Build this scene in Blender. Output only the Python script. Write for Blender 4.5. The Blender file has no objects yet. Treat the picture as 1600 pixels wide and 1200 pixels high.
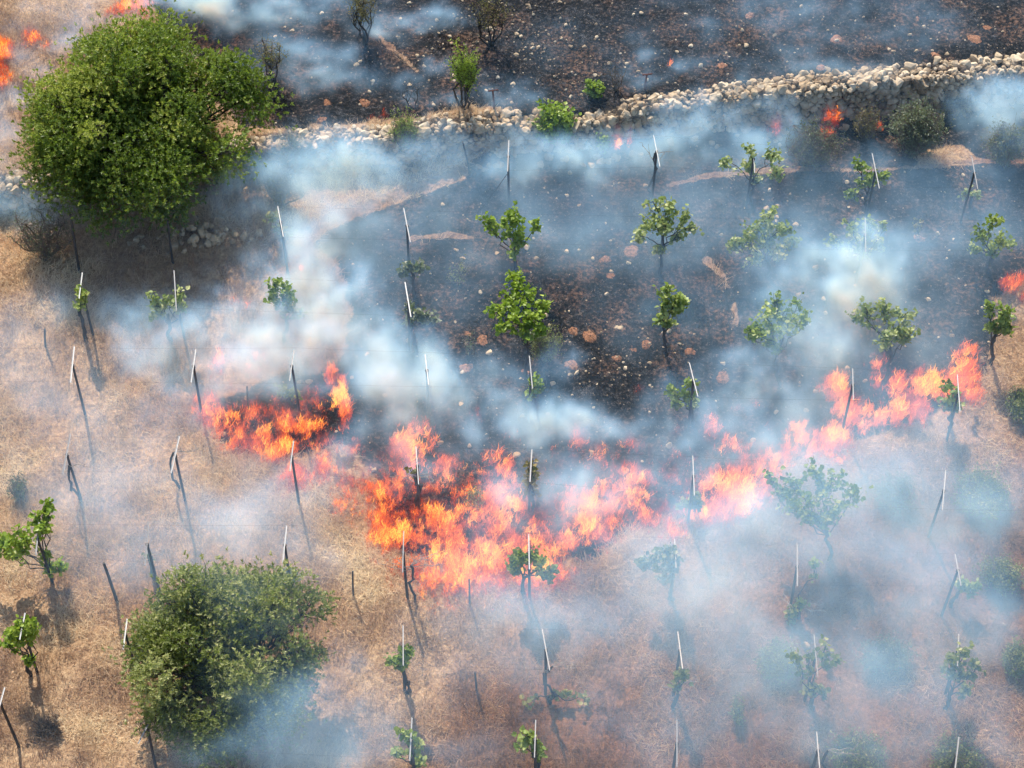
import bpy, bmesh, math, random
import numpy as np
from mathutils import Vector, Matrix
R = math.radians
rng = np.random.default_rng(7)
random.seed(7)
scene = bpy.context.scene
COL = scene.collection

# ------------------------------------------------------------------ camera, sky, sun, exposure
CAM_H, PITCH, FPX = 37.0, 50.0, 2900.0          # metres above the field, degrees down, focal length in photo pixels
cam = bpy.data.cameras.new('camera'); camo = bpy.data.objects.new('camera', cam); COL.objects.link(camo)
camo.location = (0, 0, CAM_H); camo.rotation_euler = (R(90 - PITCH), 0, 0)
cam.sensor_width = 36; cam.lens = 36 * FPX / 1600; cam.clip_end = 2000; cam.clip_start = .5
scene.camera = camo
SUN_EL, SUN_AZ = 48.0, -15.0                    # degrees up; azimuth from +Y towards +X
w = bpy.data.worlds.new('World'); scene.world = w; w.use_nodes = True
nt = w.node_tree; bg = nt.nodes['Background']
sky = nt.nodes.new('ShaderNodeTexSky'); sky.sky_type = 'NISHITA'; sky.sun_disc = False
sky.sun_elevation = R(SUN_EL); sky.sun_rotation = R(SUN_AZ)
nt.links.new(sky.outputs[0], bg.inputs[0]); bg.inputs[1].default_value = .13
sl = bpy.data.lights.new('sun', 'SUN'); sl.energy = 5.0; sl.angle = R(.6); sl.color = (1, .93, .82)
so = bpy.data.objects.new('sun', sl); COL.objects.link(so); so.location = (-10, 60, 60)
sd = Vector((math.sin(R(SUN_AZ)) * math.cos(R(SUN_EL)), math.cos(R(SUN_AZ)) * math.cos(R(SUN_EL)), math.sin(R(SUN_EL))))
so.rotation_euler = sd.to_track_quat('Z', 'Y').to_euler()
scene.view_settings.view_transform = 'Standard'; scene.view_settings.look = 'None'
scene.view_settings.exposure = .6; scene.view_settings.gamma = 1
cy = scene.cycles
cy.use_denoising = True; cy.max_bounces = 5; cy.diffuse_bounces = 2; cy.glossy_bounces = 1; cy.transmission_bounces = 2
cy.transparent_max_bounces = 8; cy.volume_bounces = 2; cy.volume_step_rate = 1.3; cy.use_adaptive_sampling = True
cy.adaptive_threshold = .02; cy.caustics_reflective = False; cy.caustics_refractive = False
cy.sample_clamp_indirect = 4

# ------------------------------------------------------------------ picture -> place
cp, sp = math.cos(R(PITCH)), math.sin(R(PITCH))
def ray(px, py):
    a, b = (px - 800) / FPX, (600 - py) / FPX
    return np.array([a, cp + b * sp, -sp + b * cp])
def at_z(px, py, z=0.0):
    d = ray(px, py); t = (z - CAM_H) / d[2]
    return np.array([d[0] * t, d[1] * t, z])
def project(x, y, z):
    zz = z - CAM_H
    dep = y * cp - zz * sp; up = y * sp + zz * cp
    return 800 + FPX * x / dep, 600 - FPX * up / dep
# the dry stone wall's crest in the picture; the field above it lies one metre higher
WALL_PX = [(-260, 318), (-60, 282), (40, 268), (250, 240), (390, 213), (470, 207), (600, 202), (680, 190), (765, 180), (850, 178), (930, 174), (1000, 158), (1100, 148),
           (1200, 138), (1290, 127), (1400, 118), (1500, 110), (1600, 99), (1800, 84), (2000, 72)]
STEP = 1.0
WALL = np.array([at_z(x, y, STEP + .1)[:2] for x, y in WALL_PX])
def wall_y(x): return np.interp(x, WALL[:, 0], WALL[:, 1])
def vnoise(x, y, seed=0):
    r = np.random.default_rng(seed); o = 0
    for k in range(6):
        f = .18 * 1.9 ** k; a = r.uniform(0, 6.28, 3); p = r.uniform(0, 6.28, 3)
        for j in range(3): o = o + np.sin(f * (x * math.cos(a[j]) + y * math.sin(a[j])) * 6.28 * .5 + p[j] + 1.3 * np.sin(f * 2.1 * (y * math.cos(a[j]) - x * math.sin(a[j])) + p[j])) / 1.55 ** k
    return o / 5.0
def terr(x, y):
    x = np.asarray(x, float); y = np.asarray(y, float)
    t = np.clip((y - wall_y(x) + .3) / .45, 0, 1)
    fade = np.exp(-((x / 60) ** 2 + ((y - 33) / 60) ** 2))
    return STEP * t + .07 * vnoise(x, y, 3) * fade
def gp(px, py):
    z = 0.0
    for _ in range(12):
        p = at_z(px, py, z); z = .5 * z + .5 * float(terr(p[0], p[1]))
    p[2] = float(terr(p[0], p[1])); return p
def z_on(px, py, y):                              # height where the ray of a pixel meets the vertical plane at y
    d = ray(px, py); t = y / d[1]
    return CAM_H + d[2] * t, d[0] * t
def scale_at(p):                                  # photo pixels per metre
    dep = p[1] * cp - (p[2] - CAM_H) * sp
    return FPX / dep

def inside(poly, X, Y):
    c = np.zeros(np.shape(X), bool); n = len(poly)
    for i in range(n):
        x0, y0 = poly[i]; x1, y1 = poly[(i + 1) % n]
        m = ((y0 > Y) != (y1 > Y)) & (X < (x1 - x0) * (Y - y0) / (y1 - y0 + 1e-9) + x0)
        c ^= m
    return c
def poly_dist(poly, X, Y):                        # signed distance in metres, positive inside
    d = np.full(np.shape(X), 1e9)
    for i in range(len(poly)):
        a = np.array(poly[i]); b = np.array(poly[(i + 1) % len(poly)]); ab = b - a
        t = np.clip(((X - a[0]) * ab[0] + (Y - a[1]) * ab[1]) / (ab @ ab + 1e-9), 0, 1)
        d = np.minimum(d, np.hypot(X - a[0] - t * ab[0], Y - a[1] - t * ab[1]))
    return np.where(inside(poly, X, Y), d, -d)
def line_dist(pts, X, Y):
    d = np.full(np.shape(X), 1e9)
    for a, b in zip(pts[:-1], pts[1:]):
        a = np.array(a); b = np.array(b); ab = b - a
        t = np.clip(((X - a[0]) * ab[0] + (Y - a[1]) * ab[1]) / (ab @ ab + 1e-9), 0, 1)
        d = np.minimum(d, np.hypot(X - a[0] - t * ab[0], Y - a[1] - t * ab[1]))
    return d
W2 = lambda L: [tuple(gp(x, y)[:2]) for x, y in L]
BURN = [W2([(250, -260), (235, 0), (250, 40), (330, 120), (380, 200), (430, 198), (600, 190), (760, 172), (800, 190), (770, 235), (700, 280), (640, 306), (560, 332), (515, 352), (495, 385), (530, 440),
            (560, 490), (520, 560), (470, 580), (395, 600), (330, 635), (345, 690), (430, 712), (520, 695), (575, 745), (600, 830), (680, 888),
            (850, 905), (960, 850), (1060, 815), (1130, 795), (1200, 745), (1330, 690), (1440, 650), (1520, 610), (1545, 540), (1565, 470), (1620, 420), (2100, 330), (2100, -260)])]
PATHS = [(W2([(420, 385), (470, 362), (560, 330), (640, 300), (720, 272)]), .34), (W2([(1040, 292), (1100, 275), (1180, 268), (1260, 264), (1340, 266), (1420, 262), (1540, 252), (1640, 250)]), .115),
         (W2([(590, 55), (612, 75), (635, 95), (652, 112)]), .09), (W2([(1105, 405), (1130, 430), (1145, 470), (1150, 505)]), .08), (W2([(640, 372), (700, 368), (740, 372)]), .07)]
PATCH = W2([(1432, 240), (1480, 228), (1505, 226), (1535, 252), (1500, 258), (1435, 260)])
BARE = W2([(440, 300), (520, 250), (640, 250), (700, 270), (560, 330), (470, 385), (420, 390)])
def burn_mask(X, Y):
    d = poly_dist(BURN[0], X, Y) + .35 * vnoise(X * 3, Y * 3, 5)
    m = np.clip(d / .5 + .5, 0, 1)
    for L, wd in PATHS: m = m * np.clip((line_dist(L, X, Y) + .09 * vnoise(X * 5, Y * 5, 8) + .05 * vnoise(X * 17, Y * 17, 9)) / wd - .25, 0, 1)
    m = m * (1 - np.clip(poly_dist(PATCH, X, Y) / .25 + .5, 0, 1))
    return m
def path_mask(X, Y):
    m = np.zeros(np.shape(X))
    for L, wd in PATHS: m = np.maximum(m, 1 - np.clip((line_dist(L, X, Y) + .09 * vnoise(X * 5, Y * 5, 8) + .05 * vnoise(X * 17, Y * 17, 9)) / wd - .2, 0, 1))
    return m

# ------------------------------------------------------------------ mesh helpers
def mesh_from(name, V, F, n=None, mats=(), attr=None, smooth=False):
    """V (N,3); F (M,k) with a constant k"""
    me = bpy.data.meshes.new(name); V = np.ascontiguousarray(V, np.float32); F = np.ascontiguousarray(F, np.int32)
    me.vertices.add(len(V)); me.vertices.foreach_set('co', V.ravel())
    k = F.shape[1]; me.loops.add(F.size); me.loops.foreach_set('vertex_index', F.ravel())
    me.polygons.add(len(F)); me.polygons.foreach_set('loop_start', np.arange(0, F.size, k, dtype=np.int32))
    me.polygons.foreach_set('use_smooth', np.full(len(F), smooth))
    if attr:
        for an, av in attr.items():
            a = me.attributes.new(an, 'FLOAT', 'POINT'); a.data.foreach_set('value', np.ascontiguousarray(av, np.float32))
    for m in mats: me.materials.append(m)
    me.update(calc_edges=True); me.validate(); return me
def put(name, me, parent=None, loc=None):
    o = bpy.data.objects.new(name, me); COL.objects.link(o)
    if parent: o.parent = parent
    if loc is not None: o.location = loc
    return o
def tag(o, label=None, cat=None, group=None, kind=None):
    if label: o['label'] = label
    if cat: o['category'] = cat
    if group: o['group'] = group
    if kind: o['kind'] = kind
    return o
def thing(name, loc, label, cat, group=None):
    o = bpy.data.objects.new(name, None); COL.objects.link(o); o.location = loc; o.empty_display_size = .2
    return tag(o, label, cat, group)
class Geo:                                        # quads and triangles gathered; triangles are stored as quads with index repeated never: kept apart
    def __init__(s): s.V = []; s.F = []; s.A = []; s.n = 0
    def add(s, V, F, a=0.0):
        V = np.asarray(V, float); s.V.append(V); s.F.append(np.asarray(F, int) + s.n); s.A.append(np.broadcast_to(np.asarray(a, float), (len(V),))); s.n += len(V)
    def mesh(s, name, mat, smooth=False):
        return mesh_from(name, np.concatenate(s.V), np.concatenate(s.F), mats=[mat], attr={'rnd': np.concatenate(s.A)}, smooth=smooth)
def tube(g, P, r0, r1, seg=6, a=0.0, rad=None):
    P = np.asarray(P, float); n = len(P); rad = np.linspace(r0, r1, n) if rad is None else np.asarray(rad)
    T = np.gradient(P, axis=0); T /= np.linalg.norm(T, axis=1)[:, None] + 1e-9
    up = np.array([0, 0, 1.0]) if abs(T[0][2]) < .9 else np.array([1.0, 0, 0])
    U = np.cross(T, up); U /= np.linalg.norm(U, axis=1)[:, None] + 1e-9; Wv = np.cross(T, U)
    an = np.arange(seg) * 2 * math.pi / seg
    V = P[:, None, :] + rad[:, None, None] * (np.cos(an)[None, :, None] * U[:, None, :] + np.sin(an)[None, :, None] * Wv[:, None, :])
    V = V.reshape(-1, 3); F = []
    for i in range(n - 1):
        for j in range(seg):
            k = (j + 1) % seg; F.append((i * seg + j, i * seg + k, (i + 1) * seg + k, (i + 1) * seg + j))
    c = len(V); V = np.vstack([V, P[0], P[-1]])
    if seg % 2 == 0:
        for j in range(0, seg, 2):
            F.append((c, (j + 2) % seg, j + 1, j)); F.append((c + 1, (n - 1) * seg + j, (n - 1) * seg + j + 1, (n - 1) * seg + (j + 2) % seg))
    g.add(V, F, a)
def frames(nrm, ang):
    """rotation matrices whose z is nrm and y turned by ang about it"""
    z = nrm / (np.linalg.norm(nrm, axis=1)[:, None] + 1e-9)
    ref = np.where(np.abs(z[:, 2:3]) < .95, np.array([[0, 0, 1.0]]), np.array([[1.0, 0, 0]]))
    x = np.cross(ref, z); x /= np.linalg.norm(x, axis=1)[:, None] + 1e-9; y = np.cross(z, x)
    c, s = np.cos(ang)[:, None], np.sin(ang)[:, None]
    return np.stack([c * x + s * y, -s * x + c * y, z], axis=2)
def inst(TV, TF, P, M, S):
    S = np.asarray(S, float)
    if S.ndim == 1: S = S[:, None]
    V = np.einsum('nij,nkj->nki', M, TV[None] * S[:, None, :]) + P[:, None, :]
    F = TF[None] + (np.arange(len(P)) * len(TV))[:, None, None]
    return V.reshape(-1, 3), F.reshape(-1, TF.shape[1])
LEAF_V = np.array([(0, 0, 0), (-.28, .12, .07), (-.5, .45, .08), (-.24, .78, -.02), (0, 1.0, -.14), (.24, .78, -.02), (.5, .45, .08), (.28, .12, .07), (0, .5, -.05)])
LEAF_F = np.array([(8, 0, 1, 2), (8, 2, 3, 4), (8, 4, 5, 6), (8, 6, 7, 0)])
SLIM_V = np.array([(0, 0, 0), (-.2, .45, .06), (0, 1.0, -.1), (.2, .45, .06)])
SLIM_F = np.array([(0, 3, 2, 1)])
def rand_dir(n, up=0.0, r=None):
    r = r or rng
    v = r.normal(size=(n, 3)); v /= np.linalg.norm(v, axis=1)[:, None]; v[:, 2] = v[:, 2] + up
    return v / np.linalg.norm(v, axis=1)[:, None]
def leaves(name, P, size, mat, tmpl='leaf', up=.8, var=.35, tone=None):
    n = len(P); TV, TF = (LEAF_V, LEAF_F) if tmpl == 'leaf' else (SLIM_V, SLIM_F)
    M = frames(rand_dir(n, up), rng.uniform(0, 6.28, n)); S = size * rng.uniform(1 - var, 1 + var, n)
    V, F = inst(TV, TF, P, M, S)
    t = rng.uniform(0, 1, n) if tone is None else np.clip(tone + rng.normal(0, .2, n), 0, 1)
    return mesh_from(name, V, F, mats=[mat], attr={'rnd': np.repeat(t, len(TV))})

# ------------------------------------------------------------------ materials
def new_mat(name):
    m = bpy.data.materials.new(name); m.use_nodes = True; nt = m.node_tree; nt.nodes.clear()
    out = nt.nodes.new('ShaderNodeOutputMaterial'); return m, nt, out
def N(nt, t, **k):
    n = nt.nodes.new(t)
    for a, b in k.items():
        if a.startswith('i_'):
            key = a[2:]; n.inputs[int(key) if key.isdigit() else key.replace('_', ' ')].default_value = b
        else: setattr(n, a, b)
    return n
def ramp(nt, fac, stops, interp='LINEAR'):
    r = nt.nodes.new('ShaderNodeValToRGB'); r.color_ramp.interpolation = interp; e = r.color_ramp.elements
    while len(e) < len(stops): e.new(.5)
    for i, (p, c) in enumerate(stops): e[i].position = p; e[i].color = (*c, 1)
    nt.links.new(fac, r.inputs[0]); return r.outputs[0]
def noise(nt, scale, detail=6, rough=.6, vec=None, dist=0):
    n = N(nt, 'ShaderNodeTexNoise'); n.inputs['Scale'].default_value = scale; n.inputs['Detail'].default_value = detail; n.inputs['Roughness'].default_value = rough; n.inputs['Distortion'].default_value = dist
    if vec: nt.links.new(vec, n.inputs['Vector'])
    return n.outputs['Fac']
def mixc(nt, f, a, b, mode='MIX'):
    m = nt.nodes.new('ShaderNodeMix'); m.data_type = 'RGBA'; m.blend_type = mode
    for s, v in ((0, f), (6, a), (7, b)):
        if isinstance(v, (int, float)): m.inputs[s].default_value = v
        elif isinstance(v, tuple): m.inputs[s].default_value = (*v, 1)
        else: nt.links.new(v, m.inputs[s])
    return m.outputs[2]
def mth(nt, op, a, b=None, c=None, clamp=False):
    m = nt.nodes.new('ShaderNodeMath'); m.operation = op; m.use_clamp = clamp
    for i, v in enumerate((a, b, c)):
        if v is None: continue
        if isinstance(v, (int, float)): m.inputs[i].default_value = v
        else: nt.links.new(v, m.inputs[i])
    return m.outputs[0]
def attr(nt, name): return N(nt, 'ShaderNodeAttribute', attribute_name=name).outputs['Fac']
def geo_pos(nt): return nt.nodes.new('ShaderNodeNewGeometry').outputs['Position']
def solid(name, stops, scale=4, rough=.8, detail=6, bump=0, use_attr=False, metal=0):
    m, nt, out = new_mat(name); b = N(nt, 'ShaderNodeBsdfPrincipled', i_Roughness=rough, i_Metallic=metal); b.inputs['Specular IOR Level'].default_value = .3
    n = noise(nt, scale, detail, vec=geo_pos(nt))
    f = mth(nt, 'ADD', mth(nt, 'MULTIPLY', n, .6), mth(nt, 'MULTIPLY', attr(nt, 'rnd'), .5)) if use_attr else n
    nt.links.new(ramp(nt, f, stops), b.inputs['Base Color'])
    if bump:
        bu = N(nt, 'ShaderNodeBump', i_Strength=bump, i_Distance=.03); nt.links.new(noise(nt, scale * 6, 4, vec=geo_pos(nt)), bu.inputs['Height']); nt.links.new(bu.outputs[0], b.inputs['Normal'])
    nt.links.new(b.outputs[0], out.inputs[0]); return m
def leaf_mat(name, c0, c1, c2, trans=.35, rough=.45):
    m, nt, out = new_mat(name); b = N(nt, 'ShaderNodeBsdfPrincipled', i_Roughness=rough); b.inputs['Specular IOR Level'].default_value = .45
    big = noise(nt, 1.3, 3, vec=geo_pos(nt))
    f = mth(nt, 'ADD', mth(nt, 'MULTIPLY', attr(nt, 'rnd'), .7), mth(nt, 'MULTIPLY', mth(nt, 'SUBTRACT', big, .35), 1.0), clamp=True)
    c = ramp(nt, f, [(0, c0), (.5, c1), (1, c2)])
    t = N(nt, 'ShaderNodeBsdfTranslucent'); nt.links.new(c, b.inputs['Base Color']); nt.links.new(mixc(nt, .5, c, (.25, .34, .02)), t.inputs['Color'])
    mx = N(nt, 'ShaderNodeMixShader', i_0=trans); nt.links.new(b.outputs[0], mx.inputs[1]); nt.links.new(t.outputs[0], mx.inputs[2]); nt.links.new(mx.outputs[0], out.inputs[0]); return m

M_TREE = leaf_mat('carob_leaves', (.045, .085, .013), (.165, .25, .036), (.50, .52, .10), .44)
M_TREE2 = leaf_mat('olive_green_leaves', (.06, .085, .022), (.20, .24, .06), (.56, .55, .25), .42)
M_BRIGHT = leaf_mat('bright_vine_leaves', (.10, .18, .018), (.24, .36, .035), (.46, .55, .09), .45)
M_VINE = leaf_mat('vine_leaves', (.09, .16, .03), (.24, .33, .07), (.50, .55, .18), .44)
M_PALE = leaf_mat('wilted_leaves', (.13, .18, .06), (.30, .37, .13), (.58, .58, .27), .4)
M_DRY = leaf_mat('scorched_leaves', (.10, .07, .03), (.24, .18, .07), (.30, .29, .11), .35)
M_GREY = leaf_mat('grey_shrub_leaves', (.06, .075, .05), (.14, .17, .10), (.28, .30, .2), .3)
M_BARK = solid('vine_bark', [(.3, (.02, .016, .013)), (.7, (.075, .06, .05))], 9, .9, bump=.6)
M_PALEBARK = solid('bare_cane_bark', [(.3, (.18, .14, .11)), (.7, (.5, .45, .4))], 9, .8)
M_POST = solid('post_steel', [(.3, (.022, .02, .02)), (.7, (.06, .055, .055))], 12, .7)
M_RUST = solid('rusty_iron', [(.3, (.05, .016, .012)), (.7, (.13, .045, .03))], 12, .8)
M_GALV = solid('galvanised_steel', [(.2, (.29, .29, .29)), (.5, (.39, .39, .39)), (.75, (.50, .50, .49))], 12, .6, metal=.1, use_attr=True)
M_STONE = solid('limestone', [(.2, (.07, .055, .045)), (.45, (.30, .22, .14)), (.6, (.44, .34, .22)), (.9, (.58, .50, .38))], 5, .9, bump=.5, use_attr=True)
M_SHADESTONE = solid('shade_lifted_stone', [(.25, (.22, .165, .11)), (.5, (.45, .35, .24)), (.75, (.62, .52, .38))], 5, .9, bump=.5, use_attr=True)  # limestone copy for the rubble, colour lifted to offset the tree's shade
M_MOUND = solid('red_soil', [(.35, (.07, .035, .02)), (.5, (.26, .12, .06)), (.7, (.40, .21, .12))], 17, .95, bump=.8)
M_TWIG = solid('dry_brush_twigs', [(.3, (.06, .045, .035)), (.7, (.2, .16, .12))], 5, .9)
M_CHARTWIG = solid('charred_twigs', [(.3, (.012, .011, .011)), (.7, (.05, .045, .042))], 6, .9)

# ------------------------------------------------------------------ ground: one sheet, fine where the camera looks
def ground_mat():
    m, nt, out = new_mat('field_ground'); b = N(nt, 'ShaderNodeBsdfPrincipled', i_Roughness=.95); b.inputs['Specular IOR Level'].default_value = .15
    P = geo_pos(nt)
    sq = N(nt, 'ShaderNodeMapping'); sq.inputs['Scale'].default_value = (1, 1, 1); nt.links.new(P, sq.inputs[0])
    fine = noise(nt, 9, 9, .72, P); mid = noise(nt, 1.6, 7, .65, P, .4); big = noise(nt, .35, 4, .55, P); grit = noise(nt, 34, 5, .7, P)
    dry = ramp(nt, mth(nt, 'ADD', mth(nt, 'MULTIPLY', fine, .65), mth(nt, 'MULTIPLY', mid, .4)), [(.33, (.11, .062, .036)), (.48, (.34, .22, .13)), (.6, (.54, .385, .235)), (.76, (.74, .60, .38))])
    dry = mixc(nt, mth(nt, 'MULTIPLY', big, .5), dry, mixc(nt, 1.0, dry, (.86, .68, .52), 'MULTIPLY'))
    dry = mixc(nt, attr(nt, 'weedy_shade'), dry, mixc(nt, 1.0, dry, (.62, .50, .50), 'MULTIPLY'))  # reddish weeds, plus the smoke's shadow painted into the ground colour
    char = ramp(nt, mth(nt, 'ADD', mth(nt, 'MULTIPLY', fine, .7), mth(nt, 'MULTIPLY', grit, .35)), [(.46, (.002, .002, .0025)), (.54, (.007, .007, .008)), (.60, (.05, .044, .042)), (.67, (.30, .22, .17))])
    ash = ramp(nt, noise(nt, 2.2, 8, .72, P, .8), [(.53, (0, 0, 0)), (.64, (1, 1, 1))])
    ash = mth(nt, 'MULTIPLY', ash, ramp(nt, grit, [(.45, (0, 0, 0)), (.62, (1, 1, 1))]))
    char = mixc(nt, mth(nt, 'MULTIPLY', ash, .8), char, (.17, .17, .18))
    vor = N(nt, 'ShaderNodeTexVoronoi', feature='F1'); vor.inputs['Scale'].default_value = 4.5; nt.links.new(P, vor.inputs['Vector'])
    brown = mth(nt, 'MULTIPLY', ramp(nt, noise(nt, .8, 5, .6, P), [(.47, (0, 0, 0)), (.62, (1, 1, 1))]), ramp(nt, fine, [(.45, (0, 0, 0)), (.6, (1, 1, 1))]))
    char = mixc(nt, mth(nt, 'MULTIPLY', brown, .75), char, (.21, .115, .07))
    pathc = ramp(nt, fine, [(.38, (.11, .065, .045)), (.62, (.34, .22, .15))])
    base = mixc(nt, attr(nt, 'path'), dry, pathc)
    bm = mth(nt, 'ADD', attr(nt, 'burn'), mth(nt, 'MULTIPLY', mth(nt, 'SUBTRACT', mid, .5), 1.4))
    bm = mth(nt, 'MULTIPLY', mth(nt, 'SUBTRACT', bm, .35), 4, clamp=True)
    nt.links.new(mixc(nt, bm, base, char), b.inputs['Base Color'])
    bu = N(nt, 'ShaderNodeBump', i_Strength=.9, i_Distance=.07); nt.links.new(mth(nt, 'ADD', fine, mth(nt, 'MULTIPLY', grit, .5)), bu.inputs['Height']); nt.links.new(bu.outputs[0], b.inputs['Normal'])
    nt.links.new(b.outputs[0], out.inputs[0]); return m
def axis(lo, hi, step, far):
    a = list(np.arange(lo, hi + 1e-6, step)); s = step; x = a[-1]
    while x < far: s *= 1.35; x += s; a.append(x)
    s = step; x = a[0]; L = []
    while x > -far: s *= 1.35; x -= s; L.append(x)
    return np.array(L[::-1] + a)
gx, gy = axis(-19, 19, .09, 420), axis(16, 52, .09, 420)
GX, GY = np.meshgrid(gx, gy, indexing='ij')
GZ = terr(GX, GY) + (.035 * vnoise(GX * 3.5, GY * 3.5, 10) + .025 * vnoise(GX * 7, GY * 7, 11) + .03 * vnoise(GX * 19, GY * 19, 12)) * (np.abs(GX) < 25) * (GY < 60) * (GY > 10)
idx = np.arange(GX.size).reshape(GX.shape)
GF = np.stack([idx[:-1, :-1], idx[1:, :-1], idx[1:, 1:], idx[:-1, 1:]], -1).reshape(-1, 4)
near = (np.abs(GX) < 30) & (GY > 8) & (GY < 60)
bmk = np.zeros(GX.shape); pmk = np.zeros(GX.shape)
bmk[near] = burn_mask(GX[near], GY[near]); pmk[near] = np.maximum(path_mask(GX[near], GY[near]), .75 * np.clip(poly_dist(BARE, GX[near], GY[near]) / .5 + .3, 0, 1))
WEED_SHADE_AREA = W2([(560, 1260), (640, 1180), (800, 960), (900, 900), (1080, 830), (1230, 760), (1400, 670), (1520, 640), (1700, 620), (1800, 1300), (600, 1300)])
wmk = np.zeros(GX.shape); wmk[near] = np.clip(poly_dist(WEED_SHADE_AREA, GX[near], GY[near]) / 2.0 + .3 + .5 * vnoise(GX[near], GY[near], 31), 0, 1)
g = put('ground', mesh_from('ground', np.stack([GX.ravel(), GY.ravel(), GZ.ravel()], 1), GF, mats=[ground_mat()], attr={'burn': bmk.ravel(), 'path': pmk.ravel(), 'weedy_shade': wmk.ravel()}, smooth=True))
tag(g, 'terraced field, scorched black behind the fire line, dry grass in front of it', 'ground', kind='structure')
# fast lookup of the burn mask
def burn_at(x, y):
    i = np.clip(np.searchsorted(gx, x), 0, len(gx) - 1); j = np.clip(np.searchsorted(gy, y), 0, len(gy) - 1); return bmk[i, j]
def frame_pts(n, pad=90, lo=(None, None)):
    px = rng.uniform(-pad, 1600 + pad, n * 2); y = rng.uniform(17.5, 50, n * 2); x = (px - 800) / FPX * (y * cp + CAM_H * sp)
    u, v = project(x, y, 0 * x); k = (v > -pad) & (v < 1200 + pad * 1.6); x, y = x[k][:n], y[k][:n]; return x, y

# ------------------------------------------------------------------ dry grass (uncountable) and burnt stubble
def blade_mesh(name, x, y, h, wd, lean, mat, curl=.5, tone=None, z0=0):
    n = len(x); th = rng.uniform(0, 6.28, n); d = np.stack([np.cos(th), np.sin(th)], 1); s = np.stack([-d[:, 1], d[:, 0]], 1)
    z = terr(x, y) + z0; V = np.zeros((n, 7, 3))
    for k, (t, q) in enumerate(((0, 1), (.4, .9), (.75, .6), (1, 0))):
        off = lean * h * (t + curl * t * t) / (1 + curl); zz = h * (t - curl * t * t * .55) * np.sqrt(np.clip(1 - (lean * .8) ** 2, .05, 1))
        c = np.stack([x + d[:, 0] * off, y + d[:, 1] * off, z + zz], 1)
        if k < 3:
            V[:, 2 * k] = c; V[:, 2 * k + 1] = c; V[:, 2 * k, :2] -= s * wd[:, None] * q * .5; V[:, 2 * k + 1, :2] += s * wd[:, None] * q * .5
            V[:, 2 * k + 1, 2] += wd * .4
        else: V[:, 6] = c
    b = (np.arange(n) * 7)[:, None]
    F = np.concatenate([b + np.array([[0, 1, 3]]), b + np.array([[0, 3, 2]]), b + np.array([[2, 3, 5]]), b + np.array([[2, 5, 4]]), b + np.array([[4, 5, 6]])])
    t = rng.uniform(0, 1, n) if tone is None else tone
    return mesh_from(name, V.reshape(-1, 3), F, mats=[mat], attr={'rnd': np.repeat(t, 7)})
def grass_mat(name, stops, tr=.3):
    m, nt, out = new_mat(name); b = N(nt, 'ShaderNodeBsdfPrincipled', i_Roughness=.7); b.inputs['Specular IOR Level'].default_value = .3
    f = mth(nt, 'ADD', mth(nt, 'MULTIPLY', attr(nt, 'rnd'), .55), mth(nt, 'MULTIPLY', noise(nt, .7, 5, .6, geo_pos(nt)), .55))
    c = ramp(nt, f, stops); nt.links.new(c, b.inputs['Base Color']); t = N(nt, 'ShaderNodeBsdfTranslucent'); nt.links.new(c, t.inputs[0])
    mx = N(nt, 'ShaderNodeMixShader', i_0=tr); nt.links.new(b.outputs[0], mx.inputs[1]); nt.links.new(t.outputs[0], mx.inputs[2]); nt.links.new(mx.outputs[0], out.inputs[0]); return m
x, y = frame_pts(760000); bm_ = burn_at(x, y); pm = path_mask(x, y)
cl = vnoise(x * 2.2, y * 2.2, 21); k = (bm_ < .45) & (rng.uniform(size=len(x)) < np.clip(.72 + .9 * cl, .18, 1)) & (pm < .5); x, y, cl = x[k], y[k], cl[k]
STRAW = [(W2([(230, 600), (140, 650), (60, 720), (-40, 770)]), .35), (W2([(60, 1125), (160, 1135), (250, 1165), (330, 1200)]), .5), (W2([(0, 400), (60, 390), (100, 420)]), .7), (W2([(60, 480), (100, 500)]), .5), (W2([(-20, 960), (20, 920), (10, 880)]), .5), (W2([(90, 990), (150, 960), (190, 1000)]), .6),
         (W2([(770, 1060), (775, 1140)]), .22), (W2([(540, 860), (570, 930)]), .5), (W2([(1190, 1000), (1180, 1060), (1215, 1085)]), .3), (W2([(1320, 1075), (1440, 1070)]), .45), (W2([(1550, 650), (1570, 760)]), .5), (W2([(1440, 245), (1500, 240), (1530, 250)]), .6), (W2([(450, 330), (560, 300), (640, 280)]), .5), (W2([(1000, 1150), (1010, 1160)]), .4)]
WEEDY_SHADE = W2([(560, 1260), (640, 1180), (800, 960), (900, 900), (1080, 830), (1230, 760), (1400, 670), (1520, 640), (1700, 620), (1800, 1300), (600, 1300)])
def weedy_shade(x, y): return np.clip(poly_dist(WEEDY_SHADE, x, y) / 2.0 + .3 + .5 * vnoise(x, y, 31), 0, 1)  # darkens grass tone: reddish weeds together with painted smoke shadow
def straw(x, y):
    m = 0 * x
    for L, wd in STRAW: m = np.maximum(m, np.exp(-(line_dist(L, x, y) / wd) ** 2))
    return m
h = rng.uniform(.10, .34, len(x)) * np.clip(.9 + .8 * cl, .35, 1.7)
M_GRASS = grass_mat('dry_grass', [(.15, (.22, .12, .07)), (.38, (.48, .31, .19)), (.6, (.68, .50, .31)), (.85, (.88, .73, .48))])
nc = 15000; qx, qy = frame_pts(nc); kk = burn_at(qx, qy) < .4; qx, qy = qx[kk], qy[kk]; kk = rng.uniform(size=len(qx)) < np.clip(.5 + .9 * vnoise(qx * 1.3, qy * 1.3, 44), .1, 1); qx, qy = qx[kk], qy[kk]
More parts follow.
